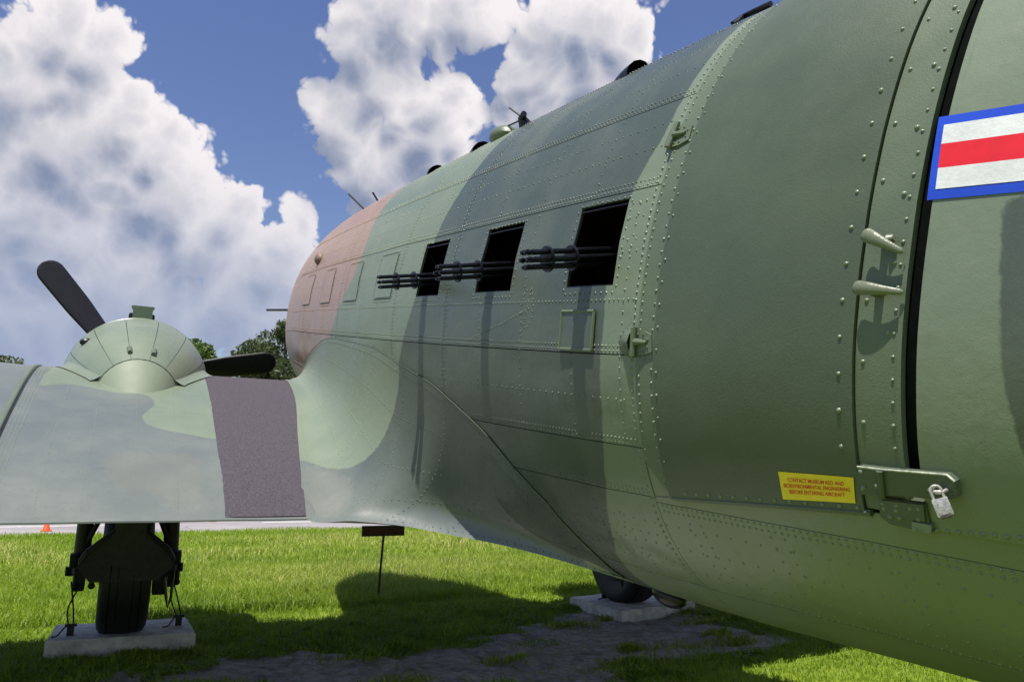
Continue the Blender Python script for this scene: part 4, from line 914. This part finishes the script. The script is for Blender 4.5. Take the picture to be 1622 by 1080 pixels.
# ------------------------------------------------------------------ miniguns
def minigun(w, muz):
    s = (w[0] + w[1]) / 2; X = (a2w(surf(s, .15)))[0]; P = at_x(*muz, X + .02); m_l = w2a(P); d = np.array([.02, -1.0, .17]); d /= np.linalg.norm(d); Lb = .62
    e1 = np.cross(d, [1.0, 0, 0]); e1 /= np.linalg.norm(e1); e2 = np.cross(d, e1)
    mb = MB()
    for f_ in (.115, .235): mb.tube([m_l + d * (f_ - .006), m_l + d * (f_ + .006)], .056, 18)
    mb.tube([m_l + d * .10, m_l + d * .55], .014, 10); mb.tube([m_l + d * .50, m_l + d * .95], .075, 18)
    gunb = mb.build('minigun', GUNM, air)
    for k in range(6):
        a = PI / 6 + k * PI / 3; o_ = (e1 * math.cos(a) + e2 * math.sin(a)) * .036; q = m_l + o_; jit = random.uniform(-.006, .006); mb = MB()
        mb.tube([q + d * jit, q + d * .03, q + d * .032, q + d * Lb], [.0085, .0085, .0115, .0115], 10); mb.tube([q + d * (.012 + jit), q + d * .02], .0125, 10); mb.build('barrel', GUNM, gunb)
for w, mz in zip(WIN, ((829, 412), (692, 432), (600, 447))): minigun(w, mz)
# inside the cabin: no bulkhead is built; the closed skin keeps it dark
# ------------------------------------------------------------------ aerials, vents and blisters along the roof and nose
def up_at(px, dpx=0): s, t = cast(*px); return frame_at(s, t)
for (px, ln, ht) in (((990, 116), .22, .06), ((752, 232), .16, .05), ((682, 268), .16, .05)):
    p, e, u, n = up_at(px); mb = MB(); V = []
    for k in range(7):
        f_ = k / 6; wv_ = .05 * math.sin(PI * min(1, f_ * .5 + .5)) + .03
        for q in range(7): a = PI * q / 6; V.append(p + e * (f_ - .5) * ln + u * wv_ * math.cos(a) + n * (ht * (1 - f_) ** .6 + .0) * math.sin(a) - n * .01)
    mb.add(V, [(k * 7 + q, k * 7 + q + 1, k * 7 + q + 8, k * 7 + q + 7) for k in range(6) for q in range(6)]); mb.build('roof_vent', BLACK, air)
p, e, u, n = up_at((795, 212)); mb = MB(); mb.sphere(p, .10, (1.5, .9, .7)); mb.build('roof_dome', GREENP, air)
p, e, u, n = up_at((829, 192)); mb = MB(); mb.tube([p - n * .01, p + n * .05 - e * .0, p + n * .07 - e * .05], [.05, .03, .02], 10); mb.tube([p + n * .06, p + n * .15 + e * .10], .008, 6); mb.tube([p + n * .04, p + n * .045 + e * .22], .006, 6); mb.build('aerial_mast', BLACK, air)
p, e, u, n = up_at((576, 330)); mb = MB(); mb.tube([p - n * .01, p + n * .22 + e * .16], .010, 6); mb.build('whip_aerial', BLACK, air)
p, e, u, n = up_at((597, 316)); mb = MB(); mb.tube([p - n * .01, p + n * .10], .010, 6); mb.build('whip_aerial', BLACK, air)
P0 = w2a(at_x(457, 491, 10.7)); P1 = w2a(at_x(423, 491, 11.3)); mb = MB(); mb.tube([P0 + (P0 - P1) * 1.2, P1], .016, 8); mb.build('pitot_tube', BLACK, air)
p, e, u, n = up_at((507, 411)); mb = MB(); mb.sphere(p, .075, (1.2, .8, .9)); mb.build('astro_blister', simple('tan_blister', (.16, .105, .082), .6), air)
q = castl([(1166,40),(1180,24),(1200,10),(1222,-4)]); mb = MB(); mb.tube(fp(q[:, 0] + .04, q[:, 1] + .02, .014), [.008, .012, .013, .013], 8); mb.build('roof_rain_strip', BLACK, air)
# stub tail so the body ends cleanly behind the viewpoint
V = [surf(-7.0, a) for a in np.linspace(0, 2 * PI, 24, endpoint=False)]; mesh('tail_cone', V + [np.array([-7.3, 0, .76])], [(i, (i + 1) % 24, 24) for i in range(24)], GREENP, air)

# ------------------------------------------------------------------ padlock hanging from the hasp
lock = empty('padlock', tuple(SHP)); tag(lock, 'small silver padlock hanging on the cargo door hasp beside the yellow sticker', 'padlock')
rz = Matrix.Rotation(R(-62), 4, 'Z')
mb = MB(); mb.box((0, .012, -.058), (.052, .026, .062), None, .006); b = mb.build('lock_body', STEEL, lock)
mb = MB(); pts = [(-.017, .012, -.03), (-.017, .012, .0)] + [(-.017 * math.cos(a), .012, .0 + .017 * math.sin(a)) for a in np.linspace(0, PI, 9)] + [(.017, .012, .0), (.017, .012, -.03)]; mb.tube(pts, .0052, 10); mb.build('shackle', STEEL, lock)
mb = MB(); mb.box((0, .012, -.088), (.034, .027, .012), None, .002); mb.build('key_plate', RUST, lock)
lock.rotation_euler = (R(6), R(16), R(35)); lock.scale = (.74, .74, .74)

# ------------------------------------------------------------------ concrete pads with tie-down cables
def slab(corners, z, name, label):
    o = empty(name, tuple(np.append(np.mean(corners, 0), 0))); c0 = np.mean(corners, 0); bm = bmesh.new()
    vs = [bm.verts.new((*(np.array(c) - c0), z)) for c in corners]; f = bm.faces.new(vs); r_ = bmesh.ops.extrude_face_region(bm, geom=[f])
    for v in r_['geom']:
        if isinstance(v, bmesh.types.BMVert): v.co.z = -.06
    bmesh.ops.recalc_face_normals(bm, faces=bm.faces[:]); bmesh.ops.subdivide_edges(bm, edges=bm.edges[:], cuts=14, use_grid_fill=True); bmesh.ops.bevel(bm, geom=[e for e in bm.edges if e.calc_face_angle(0) > 1], offset=.014, segments=2, affect='EDGES')
    for v in bm.verts:
        n_ = vnoise(np.array([v.co.x * 4 + v.co.z * 5, v.co.y * 4]), 4) - .5; v.co += Vector((.012 * n_, .010 * n_, .006 * n_))
    me = bpy.data.meshes.new(name); bm.to_mesh(me); bm.free(); me.materials.append(CONC)
    s_ = bpy.data.objects.new('slab', me); COL.objects.link(s_); s_.parent = o
    tag(o, label, 'concrete pad'); return o
fl, frr = ground(67, 1048)[:2], ground(308, 1031)[:2]
slab([fl, frr, frr + np.array([1.02, .0]), fl + np.array([1.02, -.03])], PADZ, 'concrete_pad', 'grey concrete pad under the landing wheel below the camouflaged engine nacelle')
p2 = [ground(902, 945, .10)[:2], ground(983, 968, .10)[:2], ground(1069, 957, .10)[:2]]
d2 = (p2[2] - p2[1]); d2 = d2 / np.linalg.norm(d2) * 1.35
slab([p2[1], p2[1] + d2, p2[0] + d2, p2[0]], .10, 'concrete_pad', 'thin concrete pad on bare soil glimpsed beneath the fuselage belly')
def bracket(p, hgt, label, to):
    o = empty('tie_down', tuple(p)); mb = MB(); mb.box((0, 0, .045), (.04, .06, .12), None, .006); mb.tube([(0, -.05, .09), (0, .05, .09)], .014, 8); mb.build('anchor_bracket', DARKM, o)
    for k, q in enumerate(to):
        mb = MB(); a = np.array([0, .02 * (k * 2 - 1), .09]); b = np.array(q) - np.array(p); mid = (a + b) / 2 + np.array([-.02, (.05 if k else -.01), -.02]); mb.tube(list(smooth_poly([a, mid, b], 6)), .0075, 6); mb.build('cable', RUST, o)
    mb = MB(); mb.tube(list(smooth_poly([(0, 0, .09), (-.06, .05, .08), (-.10, .10, .02), (-.08, .15, .006)], 5)), .007, 6); mb.build('loose_cable_end', RUST, o)
    tag(o, label, 'tie-down'); return o
ya, yb = at_x(111, 1000, 8.75)[1], at_x(282, 985, 9.0)[1]
X0 = 8.78
bracket((8.80, ya, PADZ), .1, 'tie-down bracket with two wires on the outboard end of the wheel pad', [(X0 - .1, at_x(113, 920, 8.7)[1], PADZ + .50), (X0 - .1, at_x(127, 930, 8.7)[1], PADZ + .46)])
bracket((8.95, yb, PADZ), .1, 'tie-down bracket with two wires on the wheel pad end towards the fuselage', [(X0 - .1, at_x(272, 920, 8.7)[1], PADZ + .50), (X0 - .1, at_x(279, 915, 8.7)[1], PADZ + .52)])
q = ground(957, 947, .10); bracket((q[0], q[1], .10), .1, 'tie-down bracket with wires on the pad below the fuselage belly', [(q[0] - .05, q[1] - .04, .62), (q[0] + .02, q[1] + .02, .62)])

# ------------------------------------------------------------------ sign on a post
sp = ground(598, 950); sg = empty('information_sign', (sp[0], sp[1], 0)); tag(sg, 'small black sign with dark maroon panel on a thin leaning post in the grass', 'sign')
Xs = sp[0]; tl, tr, bl, br = [at_x(*p_, Xs - .05) for p_ in ((573, 832), (640, 832), (573, 849), (641, 848))]
cen = (tl + tr + bl + br) / 4 - sp; wid = abs(tl[1] - tr[1]); hei = tl[2] - bl[2]
Ms = Matrix.Rotation(R(-2), 4, 'X') @ Matrix.Rotation(R(28), 4, 'Y')
mb = MB(); mb.box(cen, (.03, wid, hei), None, .006); pn = mb.build('sign_panel', SIGNB, sg)
mb = MB(); mb.box(cen + np.array([-.014, 0, 0]), (.012, wid * .88, hei * .62)); mb.build('sign_inset', SIGNR, pn)
mb = MB(); mb.tube([(0, 0, -.05), (cen[0], at_x(606, 849, Xs)[1] - sp[1], cen[2] - hei * .3)], .018, 8); mb.build('post', SIGNB, sg)

# ------------------------------------------------------------------ traffic cones on the road
def cone(px, label):
    p = ground(*px, .01); o = empty('traffic_cone', (p[0], p[1], .012)); mb = MB(); mb.box((0, 0, .02), (.36, .36, .04), None, .012); mb.build('cone_base', ORANGE, o)
    mb = MB(); mb.tube([(0, 0, .035), (0, 0, .06), (0, 0, .46), (0, 0, .48)], [.145, .13, .035, .022], 20); mb.build('cone_body', ORANGE, o); tag(o, label, 'traffic cone')
cone((73, 841), 'orange traffic cone standing in full on the road'); cone((337, 826), 'orange traffic cone whose upper part the wing edge hides')

# ------------------------------------------------------------------ trees beyond the road
def leafmat(name, c0, c1):
    m, t, p = mat(name); a = t.attr('shade'); t.l.new(t.mix(a, c0, c1), p.inputs['Base Color']); p.inputs['Roughness'].default_value = .55
    p.inputs['Transmission Weight'].default_value = 0
    tr = t.new('ShaderNodeBsdfTranslucent'); t.l.new(t.mix(a, [x * 1.5 for x in c0], [x * 1.5 for x in c1]), tr.inputs[0]); mx = t.new('ShaderNodeMixShader'); mx.inputs[0].default_value = .3
    t.l.new(p.outputs[0], mx.inputs[1]); t.l.new(tr.outputs[0], mx.inputs[2]); t.l.new(mx.outputs[0], t.n['Material Output'].inputs[0]); return m
def tree(base, H, rad, seed, label, m, nl, ls, low=.35, clumps=26):
    r = np.random.default_rng(seed); o = empty('tree', base); tag(o, label, 'tree'); mb = MB()
    mb.tube(list(smooth_poly([(0, 0, -.2), (.1, .05, H * .2), (-.1, .1, H * .45), (.05, 0, H * .8)], 5)), list(np.linspace(.035, .008, 16) * H), 10)
    C = []
    for k in range(clumps):
        a = r.uniform(0, 2 * PI); hz = r.uniform(low, 1.0); rr_ = rad * math.sqrt(max(0, 1 - ((hz - (low + 1) / 2) / ((1 - low) / 2 + .08)) ** 2)) * r.uniform(.45, 1.0)
        c = np.array([rr_ * math.cos(a), rr_ * math.sin(a), H * hz * r.uniform(.93, 1.0)]); C.append((c, rad * r.uniform(.22, .36)))
        s = np.array([0, 0, H * r.uniform(.25, .55)]); mb.tube(list(smooth_poly([s, (s + c) / 2 + r.normal(0, .2, 3), c], 4)), list(np.linspace(.014, .004, 9) * H), 6)
    mb.build('trunk', BARK, o)
    P = []; sh = []
    for c, cr in C:
        n = nl // clumps; d = r.normal(size=(n, 3)); d /= np.linalg.norm(d, axis=1, keepdims=True); q = c + d * cr * (r.uniform(.25, 1, (n, 1)) ** .5) * np.array([1, 1, .72]); P.append(q); sh.append(np.clip(r.normal(.45, .25, n) + r.normal(0, .08), 0, 1))
    P = np.vstack(P); sh = np.concatenate(sh); n = len(P); u = r.normal(size=(n, 3)); u /= np.linalg.norm(u, axis=1, keepdims=True); v = np.cross(u, r.normal(size=(n, 3))); v /= np.linalg.norm(v, axis=1, keepdims=True)
    L = ls * r.uniform(.6, 1.3, (n, 1)); V = np.stack([P - u * L, P + v * L * .45, P + u * L, P - v * L * .45], 1).reshape(-1, 3)
    fast_mesh('crown', V, np.arange(4 * n).reshape(-1, 4), m, o, {'shade': np.repeat(sh, 4)})
T1 = leafmat('oak_leaf', (.035, .055, .018), (.095, .125, .045)); T2 = leafmat('bright_leaf', (.035, .075, .010), (.12, .20, .035))
t2 = at_x(440, 540, 56.0); tree((56, at_x(462, 540, 56)[1], 0), 13.8, 3.9, 3, 'dark broad oak-like tree behind the aircraft nose', T1, 30000, .15, .25, 60)
tree((58, at_x(288, 560, 58)[1], 0), 12.3, 3.0, 4, 'bright green rounded tree peeking over the engine nacelle', T2, 16000, .17, .3, 42)
tree((60, at_x(-62, 600, 60)[1], 0), 9.9, 4.6, 6, 'tree whose top alone shows above the outer wing panel', T1, 14000, .16, .3, 40)

# far-off wood along the horizon, one mass of foliage
r = np.random.default_rng(12); nC = 420; cyl = r.uniform(-330, 160, nC); cxl = r.uniform(150, 185, nC); hh_ = r.uniform(4, 10, nC); P = []; sh = []
for a_, b_, c_ in zip(cxl, cyl, hh_):
    n = 90; d = r.normal(size=(n, 3)); d /= np.linalg.norm(d, axis=1, keepdims=True); q = np.array([a_, b_, c_ * .5]) + d * np.array([3.4, 3.4, c_ * .5]) * r.uniform(.5, 1, (n, 1)); P.append(q); sh.append(np.clip(r.normal(.4, .25, n), 0, 1))
P = np.vstack(P); sh = np.concatenate(sh); n = len(P); u = r.normal(size=(n, 3)); u /= np.linalg.norm(u, axis=1, keepdims=True); v = np.cross(u, r.normal(size=(n, 3))); v /= np.linalg.norm(v, axis=1, keepdims=True); L = r.uniform(.5, 1.1, (n, 1))
V = np.stack([P - u * L, P + v * L * .6, P + u * L, P - v * L * .6], 1).reshape(-1, 3); V[:, 2] = np.maximum(V[:, 2], 0.0)
tag(fast_mesh('far_wood', V, np.arange(4 * n).reshape(-1, 4), T1, None, {'shade': np.repeat(sh, 4)}), 'dark line of distant woodland along the horizon', 'woodland', kind='stuff')
